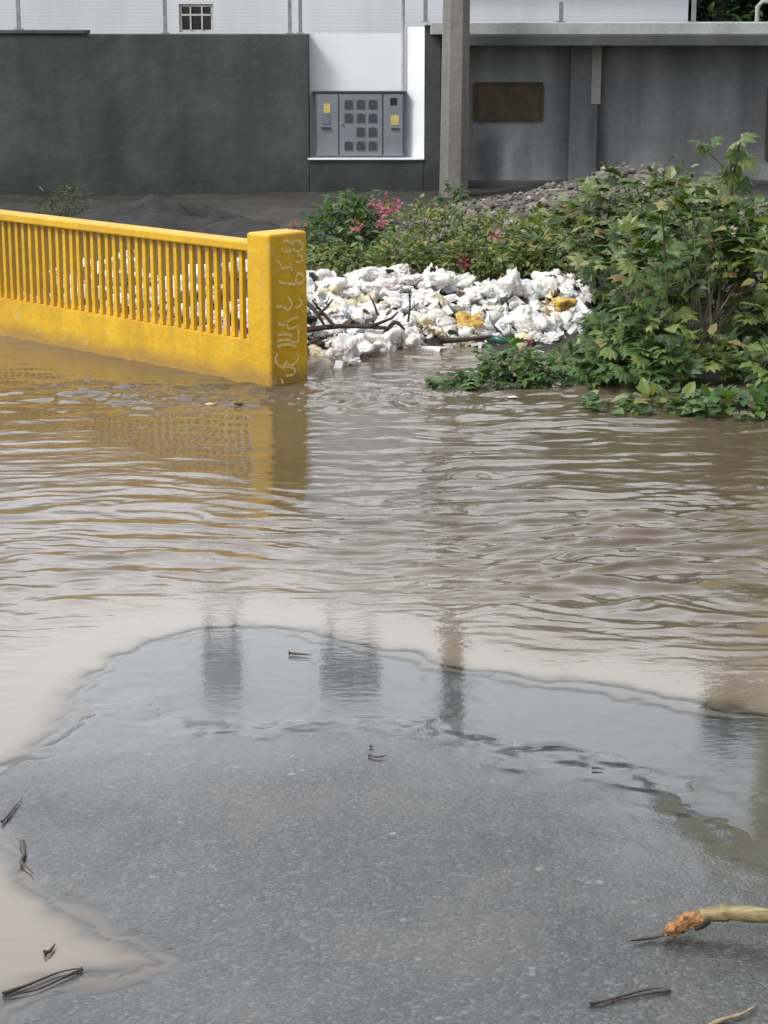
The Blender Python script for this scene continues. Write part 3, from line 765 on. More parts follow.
# loose stones on the gravel heap: uncountable
def blob(seed, r, sq=1.0, n=1, jag=.25):
    bm = bmesh.new(); bmesh.ops.create_icosphere(bm, subdivisions=n, radius=1)
    rr = random.Random(seed)
    o_ = Vector((rr.random() * 50, rr.random() * 50, rr.random() * 50))
    vs = []
    for v in bm.verts:
        k = 1 + jag * mnoise.noise(v.co * 1.3 + o_) * 2
        vs.append((v.co.x * k * r, v.co.y * k * r * rr.uniform(.95, 1.05), v.co.z * k * r * sq))
    fs = [tuple(v.index for v in f.verts) for f in bm.faces]; bm.free()
    return vs, fs
stones = [blob(k, 1, .7, 1, .35) for k in range(6)]
m = MB()
gXf, gYf, gZf = gX.reshape(-1), gY.reshape(-1), gZ.reshape(-1)
for k in range(5200):
    i = rng.integers(len(gXf))
    if math.hypot((gXf[i] - c3.x - .1) / 2.6, (gYf[i] - 21) / 2.4) > .97 or gYf[i] > 22.2: continue
    vs, fs = random.choice(stones); r = random.choice((.016, .02, .022, .026, .03, .04)) * random.uniform(.8, 1.2)
    Rm = Matrix.Rotation(random.random() * 6.28, 4, 'Z')
    c_ = Vector((gXf[i] + random.uniform(-.03, .03), gYf[i] + random.uniform(-.03, .03), gZf[i] + r * .25))
    m.add([c_ + (Rm @ Vector(v)) * r for v in vs], fs)
o = m.build('stones', M['stone'], gp_); o['kind'] = 'stuff'

# ------------------------------------------------------------------ plants
def leaf_palmate(L, lobes=5, rr=random):
    """hand-shaped leaf: lobes around the leaf stalk, folded along each midrib; lies in xy, stalk at origin, points +y"""
    vs = [(0, 0, 0)]; fs = []
    for k in range(lobes):
        a = (k - (lobes - 1) / 2) * (2.15 / (lobes - 1)) * 1.15
        l = L * (1 - .22 * abs(a)) * rr.uniform(.9, 1.08)
        w = L * .21
        ca, sa = math.cos(a), math.sin(a)
        def pt(u, v, z): return (u * ca + v * sa, -u * sa + v * ca, z)
        i = len(vs)
        drop = -L * .14
        vs += [pt(-w, l * .5, -L * .03), pt(0, l * .52, L * .03), pt(w, l * .5, -L * .03), pt(0, l, drop)]
        fs += [(0, i + 1, i), (0, i + 2, i + 1), (i, i + 1, i + 3), (i + 1, i + 2, i + 3)]
    return vs, fs
def leaf_simple(L, w=.4, rr=random):
    W_ = L * w * .5
    vs = [(0, 0, 0), (-W_ * .9, L * .35, L * .05), (0, L * .4, -L * .02), (W_ * .9, L * .35, L * .05), (-W_ * .6, L * .72, L * .02), (0, L * .75, -L * .04), (W_ * .6, L * .72, L * .02), (0, L, -L * .14)]
    fs = [(0, 2, 1), (0, 3, 2), (1, 2, 5, 4), (2, 3, 6, 5), (4, 5, 7), (5, 6, 7)]
    return vs, fs
def orient(out, up_bias, rr, yaw_j=.6):
    """frame for a leaf: +y along out (horizontal-ish, drooping), +z mostly up"""
    d = Vector(out) + Vector((rr.uniform(-yaw_j, yaw_j), rr.uniform(-yaw_j, yaw_j), rr.uniform(-.5, .25)))
    if d.length < .01: d = Vector((0, -1, 0))
    d.normalize()
    n = Vector((rr.uniform(-.5, .5), rr.uniform(-.7, .3), up_bias)); n = (n - d * n.dot(d))
    if n.length < .05: n = Vector((1, 0, 0)).cross(d)
    n.normalize(); x = d.cross(n)
    return Matrix((x, d, n)).transposed()
def bush(name, label, cat, blobs, n, leaf, Ls, m, base=None, stems=8, seed=1, up=.9, group=None, flowers=(), inside=.35, stemmat='stem', tuft=1, extra=None, zmin=0.01, srad=.012, gap=-.2):
    rr = random.Random(seed)
    vol = [b[1] ** 1 * b[3] + b[1] for b in blobs]
    c0 = Vector(blobs[0][0])
    bx, by = (base if base else (c0.x, c0.y))
    bz = max(0.0, tz(bx, by)) - .02
    root = thing(name, label, cat, (bx, by, bz), group)
    mb = MB(); sm = MB()
    cents = []
    for k in range(n):
        b = rr.choices(blobs, vol)[0]
        while True:
            v = Vector((rr.uniform(-1, 1), rr.uniform(-1, 1), rr.uniform(-1, 1)))
            if .02 < v.length < 1: break
        if rr.random() > inside: v = v.normalized() * rr.uniform(.78, 1.06)
        # clumpy: keep less in some directions so gaps open up
        p = Vector(b[0]) + Vector((v.x * b[1], v.y * b[2], v.z * b[3]))
        if mnoise.noise(p * (1.6 / max(.15, b[3])) + Vector((seed, 0, 0))) < gap: continue
        if p.z < zmin: continue
        cents.append((p, v))
        for q_ in range(tuft):
            R_ = orient((v.x, v.y, v.z * .4), up, rr)
            L = rr.uniform(*Ls); vs, fs = leaf(L, rr=rr)
            pp = p + (Vector((rr.gauss(0, .35), rr.gauss(0, .35), rr.gauss(0, .35))) * Ls[1] if q_ else Vector())
            if pp.z < zmin: continue
            mb.add([pp + R_ @ Vector(x) for x in vs], fs)
    for k in range(stems):
        if not cents: break
        p, v = rr.choice(cents)
        s0 = Vector((bx + rr.uniform(-.25, .25) * blobs[0][1], by + rr.uniform(-.25, .25) * blobs[0][2], 0)); s0.z = max(-.05, tz(s0.x, s0.y)) - .02
        mid = s0.lerp(p, .5) + Vector((rr.uniform(-.05, .05), rr.uniform(-.05, .05), .06))
        sm.tube([s0, s0.lerp(mid, .5) + Vector((0, 0, .02)), mid, mid.lerp(p, .5), p], [srad, srad * .9, srad * .75, srad * .55, srad * .3], 6)
        for z in range(2):     # side twigs to neighbouring leaf points
            near = sorted(rr.sample(cents, min(25, len(cents))), key=lambda c: (c[0] - p).length)[:2]
            for c_, _ in near: sm.tube([mid.lerp(p, .5), (mid.lerp(p, .5) + c_) / 2 + Vector((0, 0, .015)), c_], [srad * .5, srad * .35, srad * .2], 5)
    if extra: extra(mb, sm, rr)
    mb.build('leaves', M[m], root)
    if sm.v: sm.build('stem', M[stemmat], root, True)
    for fl in flowers:
        (fx, fy, FY, r, cnt, fm) = fl
        c_ = P(fx, fy, FY); fb = MB()
        for k in range(cnt):
            v = Vector((rr.gauss(0, .36), rr.gauss(0, .36), rr.gauss(0, .34))) * r
            R_ = orient((v.x / r, -1, v.z / r), .4, rr); L = rr.uniform(.035, .06)
            vs, fs = leaf_simple(L, .8, rr); fb.add([c_ + v + R_ @ Vector(x) for x in vs], fs)
        fb.build('flower_cluster', M[fm], root)
    return root
def E(x, y, Y, rx, ry, dep):      # ellipsoid measured in the photo: centre px, radius px, depth radius metres
    c = P(x, y, Y); k = Y / F
    return (tuple(c), rx * k, dep, ry * k)
palm5 = lambda L, rr=random: leaf_palmate(L, 5, rr)
palm7 = lambda L, rr=random: leaf_palmate(L, 7, rr)
simp = lambda L, rr=random: leaf_simple(L, .5, rr)
simpw = lambda L, rr=random: leaf_simple(L, .75, rr)

def top_sprig(mb, sm, rr):
    base_ = P(722, 235, 14.3); tip = P(741, 140, 14.3)
    pts = [base_.lerp(tip, k / 4) + Vector((rr.uniform(-.01, .01), 0, 0)) for k in range(5)]
    sm.tube(pts, [.012, .011, .009, .007, .005], 6)
    for (x, y, ax, az, L) in ((741, 138, 1, .1, .16), (736, 142, -.7, -.1, .13), (738, 150, .2, -.9, .20), (728, 160, -.5, -.6, .16), (744, 158, .5, -.6, .14), (733, 170, -.3, -.9, .15), (742, 180, .7, -.4, .15)):
        R_ = orient((ax, -.35, az), .8, rr, .1); vs, fs = leaf_palmate(L, 5, rr); c_ = P(x, y, 14.3)
        mb.add([c_ + R_ @ Vector(v) for v in vs], fs)
    a = P(722, 165, 14.3); b = P(700, 145, 14.3)
    sm.tube([P(730, 195, 14.3), a, b], [.006, .005, .003], 5)
    for (x, y, ax, az, L) in ((712, 142, .8, .1, .11), (704, 143, -.9, -.1, .15), (703, 145, .1, -.8, .10)):
        R_ = orient((ax, -.3, az), .9, rr, .1); vs, fs = leaf_palmate(L, 5, rr); c_ = P(x, y, 14.3)
        mb.add([c_ + R_ @ Vector(v) for v in vs], fs)
    # upright bare stem in front
    sm.tube([P(668, 330, 13.6), P(666, 270, 13.6), P(662, 212, 13.6)], [.008, .007, .005], 6)

def mixleaf(L, rr=random):
    return leaf_palmate(L, rr.choice((5, 5, 7)), rr) if rr.random() < .55 else leaf_simple(L * .9, rr.uniform(.5, .85), rr)
def mixsmall(L, rr=random):
    return leaf_palmate(L * 1.1, 5, rr) if rr.random() < .3 else leaf_simple(L, rr.uniform(.4, .75), rr)
bush('castor_bush', 'largest dark green bush of hand-shaped leaves with one tall top sprig', 'bush',
     [E(700, 300, 14.2, 80, 84, .6), E(645, 285, 14.0, 58, 62, .5), E(748, 275, 14.3, 58, 70, .5), E(715, 236, 14.5, 62, 44, .5), E(645, 348, 13.3, 52, 34, .4), E(705, 362, 13.4, 50, 28, .35)],
     2150, mixleaf, (.07, .165), 'leaf_broad', base=(P(700, 380, 13.6).x, 13.6), stems=26, seed=3, inside=.3, extra=top_sprig, up=.7, gap=-.04)
bush('castor_bush', 'dark green bush of hand-shaped leaves cut off by the right edge', 'bush',
     [E(800, 290, 14.0, 60, 90, .6), E(790, 372, 13.0, 44, 36, .4)], 500, mixleaf, (.09, .19), 'leaf_broad', stems=8, seed=5, base=(P(800, 380, 13.6).x, 13.6), up=.7)
bush('leafy_shrub', 'fresh green low shrub beside the right end of the rubbish', 'shrub',
     [E(632, 345, 13.6, 46, 40, .4), E(618, 332, 13.8, 30, 30, .3), E(645, 372, 13.1, 50, 26, .3), E(606, 376, 13.1, 34, 18, .2)], 520, mixleaf, (.08, .165), 'leaf_fresh', stems=8, seed=8, base=(P(615, 378, 13.5).x, 13.5), up=.7)
bush('grey_leaved_shrub', 'dull grey green shrub in front of the gravel heap', 'shrub',
     [E(640, 212, 16.2, 70, 34, .5), E(592, 232, 16.0, 42, 30, .5), E(680, 196, 16.5, 44, 24, .5), E(628, 268, 15.4, 46, 34, .4), E(665, 240, 15.6, 56, 34, .4)], 1700, mixsmall, (.06, .14), 'leaf_dull', stems=20, seed=12, base=(P(630, 300, 16).x, 16.0), tuft=2, gap=-.08)
bush('leafy_shrub', 'low creeping green plant reaching out over the water', 'shrub',
     [E(500, 383, 13.1, 45, 11, .15), E(455, 389, 12.95, 30, 7, .1), E(550, 374, 13.2, 38, 18, .2), E(576, 362, 13.8, 24, 14, .2), E(510, 365, 13.3, 30, 17, .14)], 640, mixsmall, (.05, .10), 'leaf_fresh', stems=8, seed=15, base=(P(565, 385, 13.3).x, 13.3), tuft=2, srad=.006)
# ochre weeds
bush('ochre_weed', 'yellowish green weed clump just right of the flowering bush', 'weed', [E(432, 245, 17.6, 48, 40, .5), E(405, 262, 17.0, 34, 24, .4)], 1150, simp, (.04, .085), 'leaf_ochre', stems=10, seed=21, tuft=3, flowers=((465, 262, 16.9, .07, 26, 'petal'),))
bush('ochre_weed', 'yellowish green weed clump with a faded pink bloom behind the rubbish', 'weed', [E(505, 247, 17.8, 52, 33, .5), E(480, 262, 17.0, 42, 22, .4)], 1150, simp, (.04, .085), 'leaf_ochre', stems=10, seed=22, tuft=3, flowers=((494, 233, 17.2, .08, 26, 'petal_pale'),))
bush('ochre_weed', 'yellowish green weed clump beside the grey green shrub', 'weed', [E(552, 246, 17.6, 44, 34, .5), E(540, 262, 17.0, 40, 24, .4)], 900, simp, (.05, .11), 'leaf_ochre', stems=8, seed=23, tuft=3)
bush('ochre_weed', 'low green weed fringe directly above the white bags', 'weed', [E(345, 264, 17.2, 48, 17, .4)], 420, simp, (.04, .085), 'leaf_ochre', stems=6, seed=26, tuft=3)
bush('flowering_bush', 'green flowering bush with pink blossoms beside the yellow pillar', 'bush',
     [E(338, 238, 18.3, 38, 34, .45), E(368, 225, 18.5, 26, 28, .35), E(322, 248, 18.0, 26, 26, .35), E(352, 208, 18.6, 20, 14, .25)], 900, simp, (.06, .12), 'leaf_bush', stems=12, seed=31, tuft=2,
     flowers=((391, 207, 18.2, .10, 60, 'petal'), (383, 222, 18.1, .06, 22, 'petal'), (376, 204, 18.3, .07, 26, 'petal'), (357, 224, 17.8, .06, 20, 'petal_pale'), (296, 228, 18.0, .09, 34, 'petal_pale')))
bush('pole_weed', 'small green weed clump growing at the foot of the concrete pole', 'weed', [E(455, 208, 23.2, 16, 22, .25), E(463, 222, 22.8, 18, 14, .25)], 150, simp, (.07, .13), 'leaf_bush', stems=6, seed=35, tuft=2)
bush('wispy_sapling', 'wispy pale green sapling before the dark wall at left', 'sapling', [E(62, 205, 22.5, 24, 18, .25), E(75, 198, 22.5, 14, 12, .2), E(48, 196, 22.5, 10, 12, .2)], 240, lambda L, rr=random: leaf_simple(L, .22, rr), (.06, .12), 'leaf_wisp', stems=8, seed=38, srad=.006)
# pale water weeds floating along the right bank
for i, (x, y, rx, ry, lab) in enumerate(((735, 408, 52, 13, 'pale green floating weed mat under the largest bush at right'), (665, 403, 40, 10, 'small floating weed mat under the middle of the bushes'), (607, 402, 14, 8, 'single leafy tuft floating off the low green shrub'))):
    bush('floating_weed', lab, 'water weed', [E(x, y, G(x, y + 5).y, rx, ry, .22)], (420, 220, 40)[i], simpw, (.06, .13), 'leaf_fresh' if i != 1 else 'leaf_broad', stems=3, seed=50 + i, srad=.004)
# trees behind
def tree(x, Y, h, r, seed, label, lo=.28):
    rr = random.Random(seed); p = Vector((x, Y, 0))
    root = thing('broadleaf_tree', label, 'tree', (x, Y, .3))
    tb = MB(); tb.tube([(x, Y, .1), (x + .05, Y, h * .25), (x - .05, Y + .05, h * .5), (x, Y, h * .75)], [.16, .14, .11, .05], 8)
    blobs = []
    for k in range(9):
        a = rr.random() * 6.28; q_ = Vector((x + math.cos(a) * r * rr.uniform(.2, .7), Y + math.sin(a) * r * rr.uniform(.2, .7), h * rr.uniform(lo, .9)))
        tb.tube([(x, Y, q_.z * .6), ((x + q_.x) / 2, (Y + q_.y) / 2, q_.z * .85), q_], [.06, .04, .015], 6); blobs.append((q_, r * rr.uniform(.3, .5)))
    for k in range(5 if lo < .5 else 0): blobs.append((Vector((x + rr.uniform(-.9, .9), Y + rr.uniform(-.5, .5), rr.uniform(2.2, 3.2))), r * .4))
    tb.build('trunk', M['bark'], root, True)
    lb = MB()
    for k in range(4600):
        c_, br = rr.choice(blobs); v = Vector((rr.gauss(0, 1), rr.gauss(0, 1), rr.gauss(0, 1))).normalized() * br * rr.uniform(.5, 1.1)
        R_ = orient(v / br, .8, rr); vs, fs = leaf_simple(rr.uniform(.13, .22) * max(1, r / 1.3), .6, rr); lb.add([c_ + v + R_ @ Vector(u) for u in vs], fs)
    lb.build('crown', M['leaf_tree'], root)
tree(P(722, 10, 29).x, 29.0, 6.2, 1.3, 1, 'dark leafy tree behind the slab beside the white house')
for i_, (px_, Y_, h_, lab) in enumerate(((480, 35.5, 7.6, 'leftmost of the trees behind the low wing of the white house'), (555, 36.5, 8.6, 'second tree from the left behind the low wing of the white house'), (640, 35.5, 8.2, 'third tree from the left behind the low wing of the white house'), (700, 36.5, 8.8, 'tall round tree behind the right corner of the white house'))):
    tree((px_ - 384) / 2000 / .99 * Y_, Y_, h_, 2.3, 20 + i_, lab)
tree(5.60, 31.0, 10.2, .6, 3, 'tall slim tree standing above the other trees behind the slab', .74)
tree(P(800, 10, 30).x, 30.0, 6.0, 1.6, 2, 'dark leafy tree behind the slab beyond the right edge')

# ------------------------------------------------------------------ rubbish
def crumple(seed, sub=4):
    """pinched, creased film: planes cut into a ball, then sharp ridges"""
    rr = random.Random(seed); bm = bmesh.new(); bmesh.ops.create_icosphere(bm, subdivisions=sub, radius=1)
    o_ = Vector((rr.random() * 90, rr.random() * 90, rr.random() * 90))
    cuts = [(Vector((rr.gauss(0, 1), rr.gauss(0, 1), rr.gauss(0, 1))).normalized(), rr.uniform(.45, .85)) for _ in range(11)]
    peaks = [(Vector((rr.gauss(0, 1), rr.gauss(0, 1), rr.uniform(0, 1))).normalized(), rr.uniform(.25, .7)) for _ in range(3)]
    for v in bm.verts:
        c_ = v.co.normalized(); r = 1.0
        for n_, d_ in cuts:
            dt = c_.dot(n_)
            if dt > .01: r = min(r, d_ / dt)
        w = Vector((mnoise.noise(c_ * 1.6 + o_), mnoise.noise(c_ * 1.6 + o_ + Vector((7, 0, 0))), mnoise.noise(c_ * 1.6 + o_ + Vector((0, 9, 0)))))
        c2 = c_ + w * .7
        r += .12 - .62 * abs(mnoise.noise(c2 * 1.9 + o_)) - .40 * abs(mnoise.noise(c2 * 3.8 + o_)) - .24 * abs(mnoise.noise(c2 * 7.5 + o_)) + .25
        for n_, h_ in peaks: r += h_ * max(0, (c_.dot(n_) - .72) / .28) ** 2
        v.co = c_ * r
    sx, sy, sz = rr.uniform(.9, 1.5), rr.uniform(.7, 1.1), rr.uniform(.6, .95)
    for v in bm.verts: v.co = Vector((v.co.x * sx, v.co.y * sy, v.co.z * sz))
    me = bpy.data.meshes.new('plastic_bag'); bm.to_mesh(me); bm.free()
    return me
def sheet(seed):                # crumpled flat piece: torn sheet with real thickness
    rr = random.Random(seed); n = 12; o_ = Vector((rr.random() * 90, rr.random() * 90, 3)); vs = []; fs = []
    for L_ in (0, 1):
        for j in range(n + 1):
            for i in range(n + 1):
                x = i / n * 2 - 1; y = j / n * 2 - 1
                q_ = Vector((x * 1.4, y * 1.4, 0)) + o_
                z = .35 * (1 - 2 * abs(mnoise.noise(q_))) + .2 * mnoise.noise(q_ * 2.6) + .1 * (1 - 2 * abs(mnoise.noise(q_ * 4)))
                e = 1 + .25 * mnoise.noise(Vector((x * 2, y * 2, 9)) + o_)
                vs.append((x * e, y * .7 * e, z - .02 * L_))
    N = (n + 1) ** 2
    for j in range(n):
        for i in range(n):
            a = j * (n + 1) + i
            fs.append((a, a + 1, a + n + 2, a + n + 1)); fs.append((N + a + n + 1, N + a + n + 2, N + a + 1, N + a))
    per = [i for i in range(n + 1)] + [j * (n + 1) + n for j in range(1, n + 1)] + [n * (n + 1) + i for i in range(n - 1, -1, -1)] + [j * (n + 1) for j in range(n - 1, 0, -1)]
    for k in range(len(per)):
        a, b = per[k], per[(k + 1) % len(per)]; fs.append((b, a, N + a, N + b))
    me = bpy.data.meshes.new('plastic_sheet'); me.from_pydata(vs, [], fs); me.update(); return me
def meshof(mb, name):
    me = bpy.data.meshes.new(name); me.from_pydata(mb.v, [], mb.f); me.update(); return me
def bottle_mesh():
    b = MB(); b.lathe([(.30, -1), (.34, -.95), (.34, -.4), (.31, -.3), (.34, -.2), (.34, .3), (.25, .55), (.12, .72), (.12, .8), (.15, .8), (.15, .98)], 14, Matrix.Rotation(math.pi / 2, 4, 'X')); return meshof(b, 'plastic_bottle')
def cup_mesh():
    b = MB(); b.lathe([(.42, -.6), (.60, .6), (.66, .6), (.66, .66), (.56, .66), (.40, -.5), (.02, -.5)], 18, Matrix.Rotation(1.9, 4, 'X')); return meshof(b, 'foam_cup')
def tub_mesh():                 # open clamshell food box
    b = MB()
    for ang, z in ((0, 0), (R(70), 0)):
        T = Matrix.Translation((0, .75, 0)) @ Matrix.Rotation(ang, 4, 'X') @ Matrix.Translation((0, -.75, 0))
        def fr(s, z): return [T @ Vector((-s, -s * .8, z)), T @ Vector((s, -s * .8, z)), T @ Vector((s, s * .8, z)), T @ Vector((-s, s * .8, z))]
        rings = [fr(.78, -.45), fr(1, 0), fr(.93, 0), fr(.72, -.39)]
        vs = [v for r_ in rings for v in r_]; fs = [(3, 2, 1, 0), (12, 13, 14, 15)]
        for a in range(3):
            for j in range(4): fs.append((a * 4 + j, a * 4 + (j + 1) % 4, a * 4 + 4 + (j + 1) % 4, a * 4 + 4 + j))
        b.add(vs, fs)
    return meshof(b, 'foam_box')
def chunk_mesh(seed):
    rr = random.Random(seed); b = MB(); b.box(-1, 1, -.6, .6, -.35, .35)
    b.v = [(x * rr.uniform(.75, 1.05), y * rr.uniform(.7, 1.1), z * rr.uniform(.8, 1.1)) for x, y, z in b.v]; return meshof(b, 'foam_block')

def proto(me, m, flat=True):
    me.materials.clear(); me.materials.append(M[m])
    me.polygons.foreach_set('use_smooth', [not flat] * len(me.polygons)); return me
bag_meshes = {}
for mm, cnt in (('p_white', 7), ('p_cool', 3), ('p_pink', 2), ('p_cream', 2)):
    bag_meshes[mm] = [proto(crumple(hash_) if False else crumple(100 + len(mm) * 31 + hash_), mm, False) for hash_ in range(cnt)]
sheet_meshes = {mm: [proto(sheet(40 + i + len(mm)), mm, True) for i in range(3)] for mm in ('p_white', 'p_cool', 'p_cream')}
bot = proto(bottle_mesh(), 'p_clear', False); cup = proto(cup_mesh(), 'p_foam', False); box = proto(tub_mesh(), 'p_foam'); chunks = [proto(chunk_mesh(i), 'p_foam') for i in range(3)]
protos = {}
def put(me, name, loc, sc, rot, label, cat, group):
    key = me.name
    if key not in protos:
        o = bpy.data.objects.new(name, me); protos[key] = o
    else:
        o = protos[key].copy(); o.name = name
    COL.objects.link(o)
    o.location = loc; o.scale = (sc, sc, sc); o.rotation_euler = rot
    tag(o, label, cat, group); return o
COLN = {'p_white': 'white', 'p_cool': 'bluish white', 'p_pink': 'pinkish white', 'p_cream': 'cream'}
KN = {'p_white': 'white', 'p_cool': 'bluish', 'p_pink': 'pinkish', 'p_cream': 'cream'}
def scatter(pts, where, gname):
    for (x, y, lift, s) in pts:
        z = tz(x, y); k = random.random()
        rot = (random.uniform(-.5, .5), random.uniform(-.5, .5), random.random() * 6.28)
        loc = (x, y, max(z, -.01) + lift + s * .25)
        if k < .52:
            mm = random.choices(list(bag_meshes), (9, 1.5, 1.8, 1.3))[0]
            put(random.choice(bag_meshes[mm]), 'plastic_bag', loc, s, rot, 'crumpled %s plastic bag %s' % (COLN[mm], where), 'plastic bag', '%s bags %s' % (KN[mm], gname))
        elif k < .66:
            mm = random.choices(list(sheet_meshes), (6, 2, 1.2))[0]
            put(random.choice(sheet_meshes[mm]), 'plastic_sheet', loc, s * 1.1, (rot[0] + .5, rot[1], rot[2]), 'torn %s plastic sheet %s' % (COLN[mm], where), 'plastic sheet', '%s sheets %s' % (KN[mm], gname))
        elif k < .78:
            put(box, 'foam_box', loc, s * .85, (rot[0] * 2, rot[1] * 2, rot[2]), 'open white foam food box %s' % where, 'food box', 'foam boxes %s' % gname)
        elif k < .86:
            put(cup, 'foam_cup', loc, s * .75, (rot[0] * 2, rot[1] * 2, rot[2]), 'white foam cup lying %s' % where, 'cup', 'foam cups %s' % gname)
        elif k < .91:
            put(random.choice(chunks), 'foam_block', loc, s * .8, (rot[0] * 2, rot[1] * 2, rot[2]), 'broken white foam block %s' % where, 'foam block', 'foam blocks %s' % gname)
        else:
            put(bot, 'plastic_bottle', loc, s * 1.0, (rot[0], rot[1], rot[2]), 'pale plastic bottle lying %s' % where, 'bottle', 'bottles %s' % gname)
# main heap right of the pillar, in the outline it has in the photo
heap_px = [(303, 285), (330, 275), (365, 270), (408, 278), (428, 268), (470, 276), (505, 276), (545, 290), (590, 300), (592, 330), (560, 345), (520, 350), (480, 340), (400, 338), (330, 335), (303, 330)]
pts = []
xa_, xb_ = P(300, 300, 15.3).x, P(592, 300, 15.0).x
def heap_area(x, y):
    u = (x - xa_) / (xb_ - xa_)
    return 14.66 + .05 * math.sin(u * 9) - .22 * max(0, u - .5) < y < 16.3 - .45 * u and terrain(np.array([x]), np.array([y]))[2][0] > -.12
for row in range(13):           # a bottom layer that covers the earth, then smaller pieces thrown on top
    for c_ in range(22):
        x = xa_ + (c_ + random.uniform(.1, .9)) / 22 * (xb_ - xa_); y = 14.4 + (row + random.random()) * .142
        if heap_area(x, y): pts.append((x, y, .0, random.uniform(.056, .105) * (.7 if y < 14.75 else 1)))
n0 = len(pts); tries = 0
while len(pts) < n0 + 110 and tries < 4000:
    tries += 1
    x = random.uniform(xa_, xb_); y = random.uniform(14.5, 16.2)
    if heap_area(x, y): pts.append((x, y, random.uniform(.03, .09) if y > 14.8 else 0, random.uniform(.03, .07)))
scatter(pts, 'in the rubbish heap right of the yellow pillar', 'right of the pillar')
pts = []
while len(pts) < 165:
    s_ = random.uniform(.2, 4.2); n_ = random.uniform(.75, 1.9)
    p = CORN + DV * s_ + NV * n_
    s = random.uniform(.05, .10)
    if n_ < .5 + s: continue
    pts.append((p.x, p.y, random.choice((0, 0, .06)) if 1.0 < n_ else 0, s))
scatter(pts, 'in the rubbish behind the balusters', 'behind the balustrade')
# brown and dark scraps mixed into the heap
dk = {mm: [proto(crumple(300 + i + len(mm)), mm) for i in range(2)] for mm in ('p_brown', 'p_black')}
k = 0
while k < 46:
    x = random.uniform(xa_, xb_); y = random.uniform(14.6, 16.1); u = (x - xa_) / (xb_ - xa_)
    if not heap_area(x, y): continue
    if k < 26: x = random.uniform(xa_, xa_ + .85); y = random.uniform(14.55, 14.85)
    mm = random.choice(('p_brown', 'p_brown', 'p_brown', 'p_black')); s_ = random.uniform(.018, .036) * (1.5 if k < 26 else 1)
    o = put(random.choice(dk[mm]), 'debris_scrap', (x, y, max(tz(x, y), 0) + (.10 if k >= 26 else .03)), s_, (random.random(), random.random(), random.random() * 6), ('rotten brown' if mm == 'p_brown' else 'black') + ' scrap of debris among the white rubbish', 'debris', ('brown' if mm == 'p_brown' else 'black') + ' debris scraps in the heap')
    k += 1
# single pieces that stand out
def single(me, name, m, px, py, Y, s, rot, label, cat, flat=False, z=None):
    me = proto(me, m, flat); p = P(px, py, Y)
    o = bpy.data.objects.new(name, me); COL.objects.link(o); o.location = p if z is None else (p.x, p.y, z); o.scale = (s, s, s); o.rotation_euler = rot
    return tag(o, label, cat)
single(crumple(901), 'plastic_bag', 'p_white', 440, 279, 15.6, .088, (.1, .1, .3), 'biggest bright white bag on top of the rubbish heap', 'plastic bag')
single(crumple(902), 'plastic_bag', 'p_white', 512, 286, 15.4, .088, (.1, .3, 1.3), 'large peaked white bag right of the heap top', 'plastic bag')
single(crumple(903), 'plastic_bag', 'p_white', 325, 288, 15.5, .088, (.1, .1, 2.0), 'plump white bag right beside the yellow pillar', 'plastic bag')
single(sheet(77), 'plastic_sheet', 'p_yellow', 468, 322, 14.75, .10, (.7, .1, .3), 'crumpled yellow wrapper at the front of the rubbish heap', 'wrapper')
single(sheet(78), 'plastic_sheet', 'p_cream', 440, 302, 14.95, .09, (.7, .1, 1.3), 'cream wrapper lying in the middle of the heap', 'wrapper')
single(crumple(905), 'coconut_husk', 'p_yellow', 562, 303, 14.75, .065, (0, 0, 0), 'ochre round husk at the right end of the rubbish', 'husk')
bm_ = blob(33, 1, .9, 3, .12); me = bpy.data.meshes.new('husk'); me.from_pydata(bm_[0], [], bm_[1]); me.update()
single(me, 'coconut', 'p_cream', 523, 342, 14.3, .075, (.2, .3, 0), 'pale yellow coconut at the water edge of the heap', 'coconut')
single(crumple(906), 'plastic_bag', 'p_maroon', 530, 344, 14.25, .04, (0, 0, 0), 'small maroon bag beside the pale coconut', 'plastic bag')
single(bottle_mesh(), 'plastic_bottle', 'p_green', 499, 340, 14.35, .09, (.1, 0, 1.2), 'dark green bottle lying at the water edge', 'bottle')
single(crumple(907), 'plastic_bag', 'p_black', 305, 318, 14.6, .06, (0, 0, .3), 'black bag wedged beside the yellow pillar', 'plastic bag')
pb_ = CORN + DV * 1.02 + NV * .8
single(crumple(908), 'plastic_bag', 'p_black', 0, 0, 14, .11, (0, 0, 1), 'black bag standing behind the balusters', 'plastic bag').location = (pb_.x, pb_.y, tz(pb_.x, pb_.y) + .12)
# driftwood
def stick(px_pts, Y, r, label, dark='wood', branches=()):
    m = MB(); pts_ = [P(x, y, Y + d) for x, y, d in px_pts]; pts_ = [Vector(p) for p in smooth_path([tuple(p) for p in pts_], 3)]
    n_ = len(pts_); m.tube(pts_, [r * (1 - .6 * k / (n_ - 1)) for k in range(n_)], 7)
    for br in branches:
        q_ = [P(x, y, Y + d) for x, y, d in br]; m.tube(q_, [r * .6, r * .45, r * .25][:len(q_)] if len(q_) == 3 else [r * .6, r * .25], 6)
    o = m.build('stick', M[dark], None, True); rebase(o, pts_[0]); return tag(o, label, 'stick')
stick([(300, 331, 0), (340, 326, .05), (385, 328, 0), (400, 331, .1)], 14.5, .024, 'long dark driftwood stick along the front of the heap', branches=[[(335, 327, .02), (322, 312, 0), (312, 300, 0)], [(370, 327, 0), (392, 318, 0), (398, 312, 0)]])
stick([(304, 300, .1), (316, 312, 0), (326, 328, 0)], 14.45, .02, 'short dark forked stick leaning against the pillar side', branches=[[(318, 315, 0), (328, 306, 0), (333, 299, 0)]])
